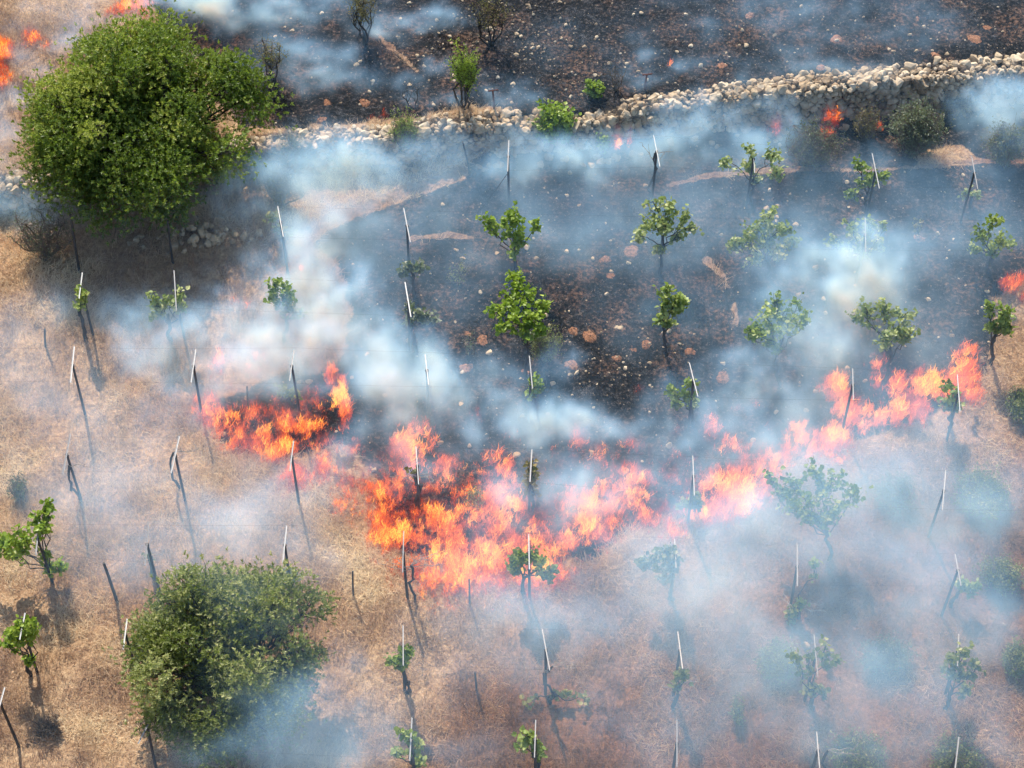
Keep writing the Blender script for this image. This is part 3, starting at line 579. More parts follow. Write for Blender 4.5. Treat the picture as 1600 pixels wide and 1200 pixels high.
VINES = [
 ((1172, 318), [(1135, 248, 14), (1165, 258, 12), (1205, 240, 18), (1215, 268, 18), (1180, 280, 10), (1172, 235, 8)], M_PALE, 'wide wispy wilted vine just below the wall, arms spread both sides of its post'),
 ((1353, 332), [(1340, 258, 14), (1362, 275, 16), (1345, 285, 10), (1380, 268, 9), (1328, 300, 5)], M_VINE, 'round vine left of the straw-coloured patch with fresh yellow-green leaves', .9),
 ((1516, 322), [(1505, 300, 8), (1528, 303, 8)], M_PALE, 'thin smoky vine below the straw-coloured patch with hardly any leaves', .6),
 ((1018, 300), [], M_PALE, 'leafless vine with one bare forked cane below the wall', 1, 2),
 ((440, 378), [(425, 340, 9), (437, 355, 11), (452, 362, 8)], M_PALE, 'small pale vine beside the big round tree above the smoke'),
 ((807, 424), [(800, 325, 12), (808, 345, 18), (800, 365, 18), (815, 375, 12), (770, 345, 10), (755, 338, 6), (788, 352, 12), (805, 388, 9), (838, 345, 5)], M_BRIGHT, 'bright green vine with a left-reaching arm, directly above the largest bright vine', 1.2),
 ((820, 585), [(810, 435, 20), (790, 460, 20), (825, 460, 24), (850, 475, 18), (775, 485, 18), (805, 490, 24), (835, 495, 20), (820, 515, 18), (845, 515, 10), (780, 510, 12)], M_BRIGHT, 'largest bright green vine in the middle of the burnt vineyard', 1.35),
 ((1033, 428), [(1020, 315, 18), (1050, 320, 20), (1005, 345, 18), (1040, 350, 22), (1070, 340, 14), (1000, 370, 12), (1060, 370, 14), (1028, 385, 12), (1085, 360, 7)], M_PALE, 'tall wilted vine with a wide pale crown and dark stem in the burnt field', 1.1),
 ((1195, 430), [(1205, 335, 20), (1180, 355, 22), (1225, 350, 20), (1160, 378, 20), (1200, 375, 24), (1240, 370, 12), (1180, 400, 18), (1145, 385, 9), (1215, 395, 12)], M_PALE, 'dense rounded wilted vine on burnt ground right of the tall pale one', 1.3),
 ((1345, 425), [(1325, 350, 12), (1355, 345, 14), (1380, 355, 12), (1300, 378, 12), (1340, 378, 18), (1375, 382, 14), (1350, 400, 12)], M_PALE, 'wilted vine half veiled above the densest smoke on the right', .9),
 ((1544, 425), [(1555, 340, 12), (1535, 365, 16), (1560, 370, 18), (1580, 380, 10), (1523, 390, 10), (1550, 390, 12)], M_VINE, 'vine near the right edge with a thick slanting stem on burnt ground'),
 ((136, 532), [(123, 455, 8), (129, 462, 9), (127, 475, 7)], M_VINE, 'slender vine with a single leaf clump on a post in straw grass', 1.1),
 ((270, 535), [(238, 458, 10), (250, 470, 12), (240, 490, 10), (262, 462, 8), (283, 458, 9), (283, 478, 9)], M_PALE, 'vine with hanging arms emerging from the dark smoke under the tree shade'),
 ((447, 535), [(430, 440, 10), (428, 462, 12), (445, 455, 12), (460, 462, 9), (440, 480, 11), (455, 482, 10), (470, 490, 8)], M_VINE, 'fresh green vine beside the thick white smoke column', 1.1),
 ((648, 462), [(640, 412, 12), (655, 415, 12), (628, 420, 8)], M_GREY, 'small faint grey vine with a twiggy stem in blue haze', .9),
 ((642, 535), [(640, 480, 10), (655, 488, 14), (670, 492, 12), (683, 494, 7), (640, 496, 8)], M_GREY, 'scorched grey-leaved vine above the white smoke puff'),
 ((1033, 550), [(1040, 455, 12), (1060, 462, 13), (1035, 475, 13), (1055, 480, 13), (1070, 475, 8), (1035, 500, 12), (1045, 508, 8)], M_VINE, 'compact green vine with slanted stem above a pair of soil mounds', 1.1),
 ((1215, 600), [(1215, 475, 22), (1245, 480, 20), (1195, 500, 20), (1230, 505, 24), (1185, 520, 18), (1205, 540, 18), (1265, 495, 14), (1172, 515, 10)], M_VINE, 'large vine with its right half lost in pale smoke', 1.2),
 ((1385, 600), [(1350, 480, 18), (1385, 480, 22), (1415, 490, 18), (1395, 510, 24), (1425, 515, 14), (1335, 492, 12), (1380, 530, 14)], M_PALE, 'broad yellowish vine seen dimly under the dense right-hand smoke', 1.1),
 ((1548, 572), [(1552, 480, 12), (1570, 485, 14), (1560, 500, 17), (1578, 508, 14), (1548, 508, 9)], M_VINE, 'small standard vine at the right with a clean bent stem', 1.3),
 ((457, 640), [(437, 611, 7), (452, 607, 8), (464, 613, 7)], M_BRIGHT, 'scrap of bright leaves on a stem over the left fire'),
 ((836, 655), [(835, 592, 9), (842, 602, 10), (830, 610, 8)], M_BRIGHT, 'drooping green tuft on a burnt stem below the largest bright vine'),
 ((1083, 660), [(1078, 600, 10), (1048, 612, 9), (1070, 615, 9), (1085, 630, 8), (1052, 628, 7)], M_VINE, 'straggly two-armed vine beside the strongly tilted crossarm'),
 ((1482, 668), [(1480, 605, 12), (1495, 618, 12), (1475, 625, 9), (1490, 640, 9), (1500, 635, 7)], M_TREE, 'dark vine silhouetted against the right end of the flames', 1.1),
 ((125, 785), [], M_PALE, 'leafless stem under the leaning post in grey smoke', 1, 1),
 ((284, 765), [], M_PALE, 'leafless stem under the post below the left fire', 1, 1),
 ((830, 795), [(829, 725, 7), (832, 738, 8), (827, 752, 8), (830, 764, 6)], M_DRY, 'narrow column vine of yellowing leaves in the central flames', 1.2),
 ((1085, 805), [(1080, 786, 12), (1065, 792, 9), (1090, 790, 9), (1083, 772, 8)], M_TREE, 'low dark green vine between the two right-hand fire bands', 1.1),
 ((655, 795), [(640, 735, 4)], M_DRY, 'burnt twiggy vine inside the central flames', .4, 3),
 ((1292, 880), [(1270, 735, 28), (1235, 750, 22), (1300, 748, 26), (1330, 765, 20), (1220, 775, 18), (1265, 775, 26), (1310, 785, 22), (1270, 805, 22), (1240, 790, 14), (1290, 815, 14), (1200, 742, 6)], M_TREE, 'biggest spreading vine, bluish in smoke below the right-hand fire', 1.2),
 ((85, 905), [(70, 795, 16), (55, 800, 10), (80, 790, 8), (65, 825, 10), (25, 830, 22), (8, 845, 20), (35, 848, 14), (10, 865, 14), (-15, 850, 24), (70, 870, 12), (95, 885, 8), (80, 882, 10)], M_BRIGHT, 'gnarled vine at the left edge with a leafy arm reaching out of frame', 1.2),
 ((244, 905), [(233, 862, 3)], M_GREY, 'nearly leafless stem in whitish smoke above the bushy tree', .5, 2),
 ((455, 915), [(447, 895, 10), (460, 900, 8)], M_TREE2, 'stubby vine stem at the upper rim of the bushy tree'),
 ((646, 940), [], M_PALE, 'vine of white bare canes spread both ways at the edge of the central fire', 1, 7),
 ((823, 935), [(805, 880, 12), (830, 872, 12), (850, 880, 13), (865, 890, 9), (795, 890, 9), (860, 902, 9), (812, 862, 7), (838, 862, 8)], M_TREE, 'dark broad vine dead centre against the lower edge of the flames', 1.1),
 ((1052, 935), [(1040, 862, 15), (1022, 872, 15), (1050, 880, 15), (1005, 885, 10), (1040, 898, 14), (1060, 870, 9)], M_GREY, 'smoky vine with a mop-shaped crown below the middle of the fire', 1.1),
 ((1247, 965), [(1240, 950, 12), (1253, 945, 8), (1270, 876, 4), (1235, 970, 8)], M_TREE, 'low vine with thin curved bare canes under the biggest spreading one', .8, 4),
 ((1486, 948), [(1508, 910, 8), (1518, 916, 9), (1530, 922, 5), (1500, 915, 6)], M_VINE, 'one-sided yellowish vine tuft in the smoke at the right'),
 ((50, 1055), [(35, 970, 14), (50, 975, 12), (15, 990, 12), (30, 990, 14), (48, 992, 10), (10, 1010, 8), (43, 1040, 5)], M_BRIGHT, 'yellow-green vine near the lower left edge with a mop crown and long shadow', 1.2),
 ((636, 1085), [(625, 1025, 12), (612, 1032, 8), (635, 1028, 9), (628, 1040, 8)], M_VINE, 'small mop of pale green vine leaves in the open dry grass'),
 ((862, 1095), [], M_PALE, 'thin vine stem with bare side twigs in the open dry grass', 1, 4),
 ((860, 1098), [(890, 1080, 9), (915, 1085, 9), (870, 1084, 7), (825, 1095, 7)], M_TREE2, 'low green creeper sprawling round the foot of a bare post', .5),
 ((1057, 1108), [(1066, 1058, 6), (1055, 1070, 6), (1068, 1052, 5)], M_TREE2, 'smoky vine with pale twigs and a sprinkling of leaves', .6, 4),
 ((1271, 1105), [(1240, 1020, 16), (1290, 1010, 14), (1300, 1030, 16), (1265, 1035, 12), (1272, 1070, 10), (1285, 1075, 8), (1262, 1078, 7)], M_TREE2, 'faint smoky vine low on the right with a ragged crown', .8),
 ((1478, 1105), [(1500, 1020, 16), (1485, 1030, 12), (1520, 1038, 14), (1505, 1050, 16), (1512, 1075, 10), (1480, 1045, 9)], M_TREE2, 'vine on a curved dark stem near the lower right corner', 1),
 ((646, 1215), [(625, 1140, 10), (640, 1150, 14), (650, 1170, 13), (620, 1178, 9), (655, 1185, 9)], M_VINE, 'leafy dark green vine at the bottom edge left of centre'),
 ((838, 1210), [(820, 1145, 8), (840, 1160, 10), (812, 1165, 8), (845, 1175, 9), (825, 1160, 9)], M_VINE, 'small sparse vine at the bottom edge near the middle', .8),
 ((1280, 1225), [], M_PALE, 'looping bare canes of a vine at the bottom edge', 1, 4),
]
for i, vv in enumerate(VINES):
    base, cl_, mt, lb = vv[:4]; vine(base, cl_, mt, lb, *(vv[4:]), seed=900 + i)

def bush_thing(name, base, top_v, width, mat, label, cat, leafsize=.06, shoots=120, per=10, stems=6, flat=1.0, bark=None, hollow=.4, tmpl='slim', height=None, depth=None, bot=0, up=.6, group=None):
    """a plant of several stems: base pixel, top pixel row, width in pixels"""
    low = name == 'bush' and base[1] > 640; base = (base[0], base[1] * .6 + top_v * .4 + 8) if low else base; ext = (base[1] - top_v) * 2.0
    r = np.random.default_rng(sum(map(ord, label))); b = gp(*base); sc = scale_at(b); h = height or max(.25, (z_on(base[0], top_v, b[1])[0] - b[2])); rx = width / sc / 2
    if low: h = min(h, .8); depth = max(.3, ext / sc / 2)
    th = thing(name, b, label, cat, group); shoots = int(shoots * (1.5 if name == 'bush' else 1)); gg = Geo(); P = []; T = []; ry = depth or rx * .9; z0_ = h * bot
    for s in range(stems):
        a = s / stems * 6.28 + r.uniform(0, .6); q = r.uniform(.3, .9); e = np.array([rx * q * math.cos(a), ry * q * math.sin(a), z0_ + (h - z0_) * math.sqrt(1 - q * q * .85) * r.uniform(.6, .95)])
        S_ = wiggle((.04 * math.cos(a), .04 * math.sin(a), -.03), e, 8, .14, r); tube(gg, S_, .012 + .012 * h, .006, 5)
        for k in range(shoots // stems):
            c = S_[int(r.integers(3 if bot > .2 else 1, 8))]; v = r.normal(size=3); v /= np.linalg.norm(v); qq = r.uniform(hollow, 1) ** .6
            e2 = np.array([rx * v[0] * qq, ry * v[1] * qq, z0_ + (h - z0_) * (.5 + .5 * v[2] * qq)]) * (1 + .12 * r.normal()); e2 = c + (e2 - c) * r.uniform(.5, 1)
            Q = wiggle(c, e2, 5, .1, r); tube(gg, Q, .006, .002, 4)
            m = r.poisson(per)
            if m:
                tt = r.uniform(.35, 1.05, m); kk = np.clip((tt * 4).astype(int), 0, 3); P.append(Q[kk] + (Q[kk + 1] - Q[kk]) * (tt * 4 - kk)[:, None] + r.normal(0, .03, (m, 3))); T.append(np.full(m, r.uniform(.2, .8)))
    put('stems', gg.mesh('stems', bark or M_TWIG), th)
    if P: put('foliage', leaves('foliage', np.concatenate(P), leafsize, mat, tmpl, up, .4, np.concatenate(T)), th)
    return th
bush_thing('sapling', (727, 170), 62, 58, M_BRIGHT, 'slim upright sapling with light green leaves just behind the wall', 'sapling', .075, 170, 11, 5, bot=.28, bark=M_BARK)
bush_thing('bush', (868, 222), 165, 78, M_BRIGHT, 'glossy bright green bush growing below the wall gap', 'bush', .1, 190, 13, 7, tmpl='leaf', bot=.05)
bush_thing('bush', (632, 240), 170, 66, M_VINE, 'olive green broom-like bush standing against the pale wall', 'bush', .06, 200, 10, 9, bot=.1)
bush_thing('sapling', (928, 150), 122, 44, M_BRIGHT, 'small bright sapling leaning over the wall beside dead brush', 'sapling', .085, 46, 9, 4, tmpl='leaf', bark=M_CHARTWIG)
bush_thing('sapling', (940, 243), 197, 26, M_BRIGHT, 'thin sapling shoots in the smoke right of the glossy bush', 'sapling', .08, 24, 7, 3, tmpl='leaf')
bush_thing('burnt_tree', (430, 132), 62, 62, M_DRY, 'scorched small tree with bare trunk and brown crown right of the big round tree', 'tree', .05, 120, 8, 3, bot=.5, bark=M_CHARTWIG)
bush_thing('burnt_tree', (447, 196), 148, 34, M_DRY, 'leafless curved twig tree behind the left part of the wall', 'tree', .04, 22, 0, 3, bark=M_CHARTWIG)
bush_thing('burnt_tree', (570, 70), -12, 66, M_DRY, 'burnt tree with three thin straight trunks at the top edge', 'tree', .055, 150, 7, 5, bot=.55, bark=M_CHARTWIG)
bush_thing('burnt_tree', (768, 72), -14, 82, M_DRY, 'sparse brownish burnt tree at the top edge above the pebbly slope', 'tree', .055, 150, 5, 5, bot=.4, bark=M_CHARTWIG)
bush_thing('burnt_tree', (647, 168), 118, 40, M_DRY, 'charred leafless sapling by a white wisp behind the wall', 'tree', .04, 20, 0, 2, bark=M_CHARTWIG)
bush_thing('burnt_tree', (962, 140), 88, 44, M_DRY, 'leafless grey twig tree behind the dead brush on the wall', 'tree', .04, 40, 0, 4, bark=M_TWIG)
bush_thing('burnt_tree', (1434, 368), 335, 30, M_DRY, 'dead twig with a few brown leaves above a soil mound', 'tree', .07, 14, 3, 2, tmpl='leaf', bark=M_CHARTWIG)
bush_thing('dead_brush', (965, 190), 150, 110, M_GREY, 'tangle of dead grey brush spilling over the wall gap', 'brush', .05, 340, 0, 16, height=.75, depth=.6)
bush_thing('dead_brush', (1010, 250), 205, 110, M_GREY, 'fallen bare branches on burnt ground below the wall gap', 'brush', .05, 60, 0, 9, height=.45, depth=.7)
bush_thing('bush', (1425, 238), 158, 108, M_GREY, 'large grey-green bush below the broad right end of the wall', 'bush', .07, 520, 13, 12)
bush_thing('bush', (1265, 255), 195, 120, M_GREY, 'ash-grey leafless bush with small flames in it below the wall', 'bush', .06, 480, 5, 14)
bush_thing('bush', (1350, 215), 165, 60, M_DRY, 'scorched brown bush against the wall between two grey ones', 'bush', .06, 200, 6, 8)
bush_thing('bush', (1565, 255), 190, 90, M_GREY, 'grey bush in bluish smoke near the right edge below the wall', 'bush', .075, 320, 9, 9)
bush_thing('bush', (1490, 175), 125, 90, M_DRY, 'brown creeping bush hanging over the right end of the wall', 'bush', .05, 260, 4, 10, height=.7)
bush_thing('bush', (465, 262), 208, 72, M_GREY, 'dusty grey-green bush between the big round tree and the wall', 'bush', .06, 300, 9, 9)
bush_thing('bush', (440, 320), 250, 90, M_DRY, 'dark twiggy bush in the shade at the right rim of the big round tree', 'bush', .05, 260, 4, 10)
bush_thing('bush', (530, 262), 222, 60, M_GREY, 'pale bush almost lost in the smoke under the wall', 'bush', .06, 160, 7, 8)
bush_thing('bush', (75, 400), 320, 130, M_GREY, 'thin grey bush in white haze at the left foot of the big round tree', 'bush', .055, 330, 4, 12)
bush_thing('bush', (850, 562), 508, 66, M_TREE2, 'dark low bush behind the stem of the largest bright vine', 'bush', .06, 220, 9, 8)
bush_thing('sapling', (735, 555), 508, 26, M_GREY, 'thin pale sapling bent over a soil mound', 'sapling', .06, 22, 6, 2)
bush_thing('sapling', (715, 440), 408, 46, M_TREE2, 'sparse low sapling on burnt ground left of the bright vines', 'sapling', .06, 34, 6, 4)
bush_thing('bush', (1592, 660), 605, 60, M_TREE2, 'grey-green bush cut by the right edge beside the flames', 'bush', .07, 220, 11, 8)
bush_thing('bush', (1530, 812), 728, 110, M_TREE2, 'wide low bush in blue smoke below the right end of the fire', 'bush', .07, 420, 11, 12)
bush_thing('bush', (1395, 805), 730, 90, M_GREY, 'pale low bush between the biggest vine and a faint post', 'bush', .06, 240, 8, 9)
bush_thing('bush', (1560, 925), 868, 100, M_TREE2, 'smoky bush right of the one-sided vine tuft', 'bush', .07, 300, 9, 10)
bush_thing('bush', (1215, 1062), 1000, 90, M_TREE2, 'round low bush beside the white rock and smoky post', 'bush', .065, 360, 11, 10)
bush_thing('bush', (1380, 1050), 995, 120, M_GREY, 'broad grey bush in the haze between the two lower right vines', 'bush', .065, 340, 8, 12)
bush_thing('bush', (1583, 1055), 1005, 60, M_TREE2, 'green bush cut by the right edge near a bare soil strip', 'bush', .065, 240, 11, 8)
bush_thing('bush', (1335, 1215), 1140, 120, M_TREE2, 'spreading bush at the bottom edge right of the looping canes', 'bush', .065, 380, 10, 12)
bush_thing('bush', (1490, 1222), 1150, 100, M_TREE2, 'grey-green bush at the bottom right round a pale crossarm', 'bush', .065, 360, 10, 10)
bush_thing('bush', (1150, 1130), 1085, 30, M_TREE2, 'narrow green seedling bush in the smoky grass', 'bush', .06, 60, 8, 4)
bush_thing('bush', (33, 785), 738, 40, M_GREY, 'small grey bush above the gnarled vine at the left', 'bush', .055, 110, 6, 6)
bush_thing('bush', (742, 800), 765, 40, M_TREE2, 'little green bush spared inside the central fire', 'bush', .055, 90, 7, 6)
bush_thing('dead_brush', (75, 1145), 1108, 70, M_DRY, 'dark dead brush clump below the yellow-green vine', 'brush', .05, 200, 0, 10, height=.4)

# the two big trees
def big_tree(name, cpx, cz, rx, ry, rz, mat, label, lobes, shoots, lsize, seed, tb):
    r = np.random.default_rng(seed); c = at_z(*cpx, cz); base = np.array([c[0], c[1], float(terr(c[0], c[1] - .0))])
    if tb: base = base + np.array(tb)
    th = thing(name, base, label, 'tree'); cc = c - base
    L_ = []
    while len(L_) < lobes:
        v = r.normal(size=3); v /= np.linalg.norm(v)
        if v[2] < -.75: continue
        q = r.uniform(.5, .84) if r.uniform() < .8 else r.uniform(.1, .5); w_ = 1 + .10 * math.sin(3 * math.atan2(v[1], v[0]) + 1.1) + .07 * math.sin(5 * math.atan2(v[1], v[0]))
        L_.append((cc + v * q * w_ * np.array([rx, ry, rz]) * (1 + .08 * r.normal()), r.choice([.10, .14, .18, .22, .27]) * rx, r.choice([.05, .3, .5, .75, 1.0])))
    gg = Geo(); tube(gg, wiggle((0, 0, -.1), cc * np.array([.6, .6, .45]), 8, .06, r), .2, .13, 10); top = cc * np.array([.6, .6, .45])
    P, Nn, T = [], [], []
    for lc, lr, lt in L_:
        B_ = wiggle(top * r.uniform(.6, 1), lc, 8, .1, r, -.05); tube(gg, B_, .055, .012, 6); n = int(shoots / lobes * (lr / (.215 * rx)) ** 2)
        v = r.normal(size=(n, 3)); v /= np.linalg.norm(v, axis=1)[:, None]; out_ = (lc - cc) / np.linalg.norm(lc - cc); v = v + out_ * .35; v[:, 2] += .25; v /= np.linalg.norm(v, axis=1)[:, None]
        rad = lr * np.where(r.uniform(size=n) < .12, r.uniform(1.0, 1.35, n), r.uniform(.35, 1.05, n) ** .6) * (1 + .25 * np.sin(v @ r.normal(size=3) * 4)); p = lc + v * rad[:, None] * np.array([1.1, 1.1, .85]); P.append(p); Nn.append(v); T.append(np.clip(lt * .8 + .1 + r.normal(0, .14, n), 0, 1))
        for k in range(14): tube(gg, wiggle(B_[int(r.integers(4, 8))], p[int(r.integers(0, n))], 5, .1, r), .012, .004, 4)
    put('trunk', gg.mesh('trunk', M_BARK), th)
    P, Nn, T = map(np.concatenate, (P, Nn, T)); m = 8                   # every shoot carries a rosette of leaves
    ax = Nn + .5 * r.normal(size=Nn.shape); ax[:, 2] += .35; ax /= np.linalg.norm(ax, axis=1)[:, None]; FR = frames(ax, r.uniform(0, 6.28, len(P)))
    LP, LM, LS, LT = [], [], [], []
    for j in range(m):
        a = j * 2.4 + r.normal(0, .3, len(P)); til = r.uniform(.25, 1.25, len(P)); hgt = (j / m) * .09
        d = np.stack([np.cos(a) * np.sin(til), np.sin(a) * np.sin(til), np.cos(til)], 1); d = np.einsum('nij,nj->ni', FR, d)
        side = np.cross(d, ax); side /= np.linalg.norm(side, axis=1)[:, None] + 1e-9; nn = np.cross(side, d)
        LM.append(np.stack([side, d, nn], 2)); LP.append(P - ax * hgt[..., None] if np.ndim(hgt) else P - ax * hgt); LS.append(lsize * r.uniform(.65, 1.3, len(P))); LT.append(np.clip(T + r.normal(0, .14, len(P)), 0, 1))
    SV = np.array([(0, 0, 0), (-.23, .45, .05), (0, 1.0, -.08), (.23, .45, .05)])
    V, F = inst(SV, SLIM_F, np.concatenate(LP), np.concatenate(LM), np.concatenate(LS))
    put('crown', mesh_from('crown', V, F, mats=[mat], attr={'rnd': np.repeat(np.concatenate(LT), 4)}), th)
big_tree('round_tree', (217, 194), 2.35, 3.7, 3.45, 2.35, M_TREE, 'big round tree with a dense dark green crown shading the ground at the upper left', 88, 31000, .085, 5, None)
big_tree('bushy_tree', (362, 1030), 1.7, 2.6, 2.4, 1.65, M_TREE2, 'olive green bushy tree in dry grass at the lower left, smoke over its right side', 84, 20000, .078, 6, None)

# ------------------------------------------------------------------ voxel clouds for fire and smoke
def fnoise3(shape, vox, seed, beta=3.4, stretch=(1, 1, 1), lmax=3.0):
    r = np.random.default_rng(seed); k = [np.fft.fftfreq(n, vox) * s for n, s in zip(shape, stretch)]; k[2] = np.abs(np.fft.rfftfreq(shape[2], vox)) * stretch[2]
    K = np.sqrt(k[0][:, None, None] ** 2 + k[1][None, :, None] ** 2 + k[2][None, None, :] ** 2); K = np.maximum(K, 1 / lmax)
    n = np.fft.irfftn(np.fft.rfftn(r.normal(size=shape)) * K ** (-beta / 2), s=shape, axes=(0, 1, 2)); return (n - n.mean()) / n.std()
def voxels(name, A, mn, mx, mat, parent=None, loc=(0, 0, 0)):
    nx, ny, nz = A.shape; me = bpy.data.meshes.new(name); n = A.size; me.vertices.add(n)
    X, Y, Z = np.meshgrid(np.linspace(mn[0], mx[0], nx), np.linspace(mn[1], mx[1], ny), np.linspace(mn[2], mx[2], nz), indexing='ij')
    me.vertices.foreach_set('co', np.stack([X, Y, Z], -1).astype(np.float32).ravel()); a = me.attributes.new('amount', 'FLOAT', 'POINT'); a.data.foreach_set('value', A.astype(np.float32).ravel()); me.materials.append(mat)
    o = put(name, me, parent, loc); ng = bpy.data.node_groups.new(name + '_grid', 'GeometryNodeTree')
    ng.interface.new_socket('Geometry', in_out='INPUT', socket_type='NodeSocketGeometry'); ng.interface.new_socket('Geometry', in_out='OUTPUT', socket_type='NodeSocketGeometry')
    gi, go = ng.nodes.new('NodeGroupInput'), ng.nodes.new('NodeGroupOutput'); vc = ng.nodes.new('GeometryNodeVolumeCube')
    vc.inputs['Min'].default_value = mn; vc.inputs['Max'].default_value = mx
    for k_, v_ in zip('XYZ', A.shape): vc.inputs['Resolution ' + k_].default_value = v_
    pos = ng.nodes.new('GeometryNodeInputPosition'); sx = ng.nodes.new('ShaderNodeSeparateXYZ'); ng.links.new(pos.outputs[0], sx.inputs[0]); terms = []
    for i, (n_, st) in enumerate(zip(A.shape, (ny * nz, nz, 1))):
        m = ng.nodes.new('ShaderNodeMapRange'); m.inputs['From Min'].default_value = mn[i]; m.inputs['From Max'].default_value = mx[i]; m.inputs['To Min'].default_value = 0; m.inputs['To Max'].default_value = n_ - 1; ng.links.new(sx.outputs[i], m.inputs['Value'])
        fi = ng.nodes.new('FunctionNodeFloatToInt'); fi.rounding_mode = 'ROUND'; ng.links.new(m.outputs[0], fi.inputs[0])
        im = ng.nodes.new('FunctionNodeIntegerMath'); im.operation = 'MULTIPLY'; im.inputs[1].default_value = st; ng.links.new(fi.outputs[0], im.inputs[0]); terms.append(im.outputs[0])
    s = terms[0]
    for t_ in terms[1:]:
        im = ng.nodes.new('FunctionNodeIntegerMath'); im.operation = 'ADD'; ng.links.new(s, im.inputs[0]); ng.links.new(t_, im.inputs[1]); s = im.outputs[0]
    na = ng.nodes.new('GeometryNodeInputNamedAttribute'); na.data_type = 'FLOAT'; na.inputs['Name'].default_value = 'amount'
    si = ng.nodes.new('GeometryNodeSampleIndex'); si.data_type = 'FLOAT'; si.domain = 'POINT'; ng.links.new(gi.outputs[0], si.inputs[0]); ng.links.new(na.outputs[0], si.inputs['Value']); ng.links.new(s, si.inputs['Index'])
    ng.links.new(si.outputs[0], vc.inputs['Density']); sm = ng.nodes.new('GeometryNodeSetMaterial'); sm.inputs['Material'].default_value = mat
    ng.links.new(vc.outputs[0], sm.inputs[0]); ng.links.new(sm.outputs[0], go.inputs[0]); md = o.modifiers.new('grid', 'NODES'); md.node_group = ng; return o

# ------------------------------------------------------------------ flames
def flame_mat():
    m, nt, out = new_mat('flame'); f = mth(nt, 'ADD', attr(nt, 'rnd'), mth(nt, 'MULTIPLY', mth(nt, 'SUBTRACT', noise(nt, 11, 3, .6, geo_pos(nt)), .5), .8))
    e = N(nt, 'ShaderNodeEmission'); nt.links.new(ramp(nt, f, [(.05, (.45, .035, .012)), (.35, (.9, .10, .02)), (.65, (1, .20, .025)), (.95, (1, .46, .06))]), e.inputs[0])
    nt.links.new(mth(nt, 'ADD', .45, mth(nt, 'MULTIPLY', f, .8)), e.inputs[1]); t = N(nt, 'ShaderNodeBsdfTransparent'); mx = N(nt, 'ShaderNodeMixShader')
    nt.links.new(mth(nt, 'ADD', .14, mth(nt, 'MULTIPLY', f, .72), clamp=True), mx.inputs[0]); nt.links.new(t.outputs[0], mx.inputs[1]); nt.links.new(e.outputs[0], mx.inputs[2]); nt.links.new(mx.outputs[0], out.inputs[0])
    m.cycles.emission_sampling = 'NONE'; return m
def fire_vol_mat():
    m, nt, out = new_mat('fire_gas'); a = attr(nt, 'density'); e = N(nt, 'ShaderNodeEmission')
    nt.links.new(ramp(nt, mth(nt, 'MULTIPLY', a, .5), [(0, (.95, .07, .014)), (.4, (1, .14, .018)), (.7, (1, .27, .03)), (1, (1, .48, .07))]), e.inputs[0])
    nt.links.new(mth(nt, 'MULTIPLY', a, 1.15), e.inputs[1]); ab = N(nt, 'ShaderNodeVolumeAbsorption'); ab.inputs['Color'].default_value = (.1, .1, .1, 1); nt.links.new(mth(nt, 'MULTIPLY', a, 1.2), ab.inputs['Density'])
    ad = N(nt, 'ShaderNodeAddShader'); nt.links.new(e.outputs[0], ad.inputs[0]); nt.links.new(ab.outputs[0], ad.inputs[1]); nt.links.new(ad.outputs[0], out.inputs['Volume']); return m
M_FLAME, M_GAS = flame_mat(), fire_vol_mat()
FN = np.stack([fnoise3((950, 850, 1), .04, 400 + q, be, (1, 1, 1), lm)[:, :, 0] for q, (be, lm) in enumerate(((2.9, 1.3), (2.3, .35)))])
def fn2(x, y, q): return FN[q][np.clip(((x + 19) / .04).astype(int), 0, 949), np.clip(((y - 17) / .04).astype(int), 0, 849)]
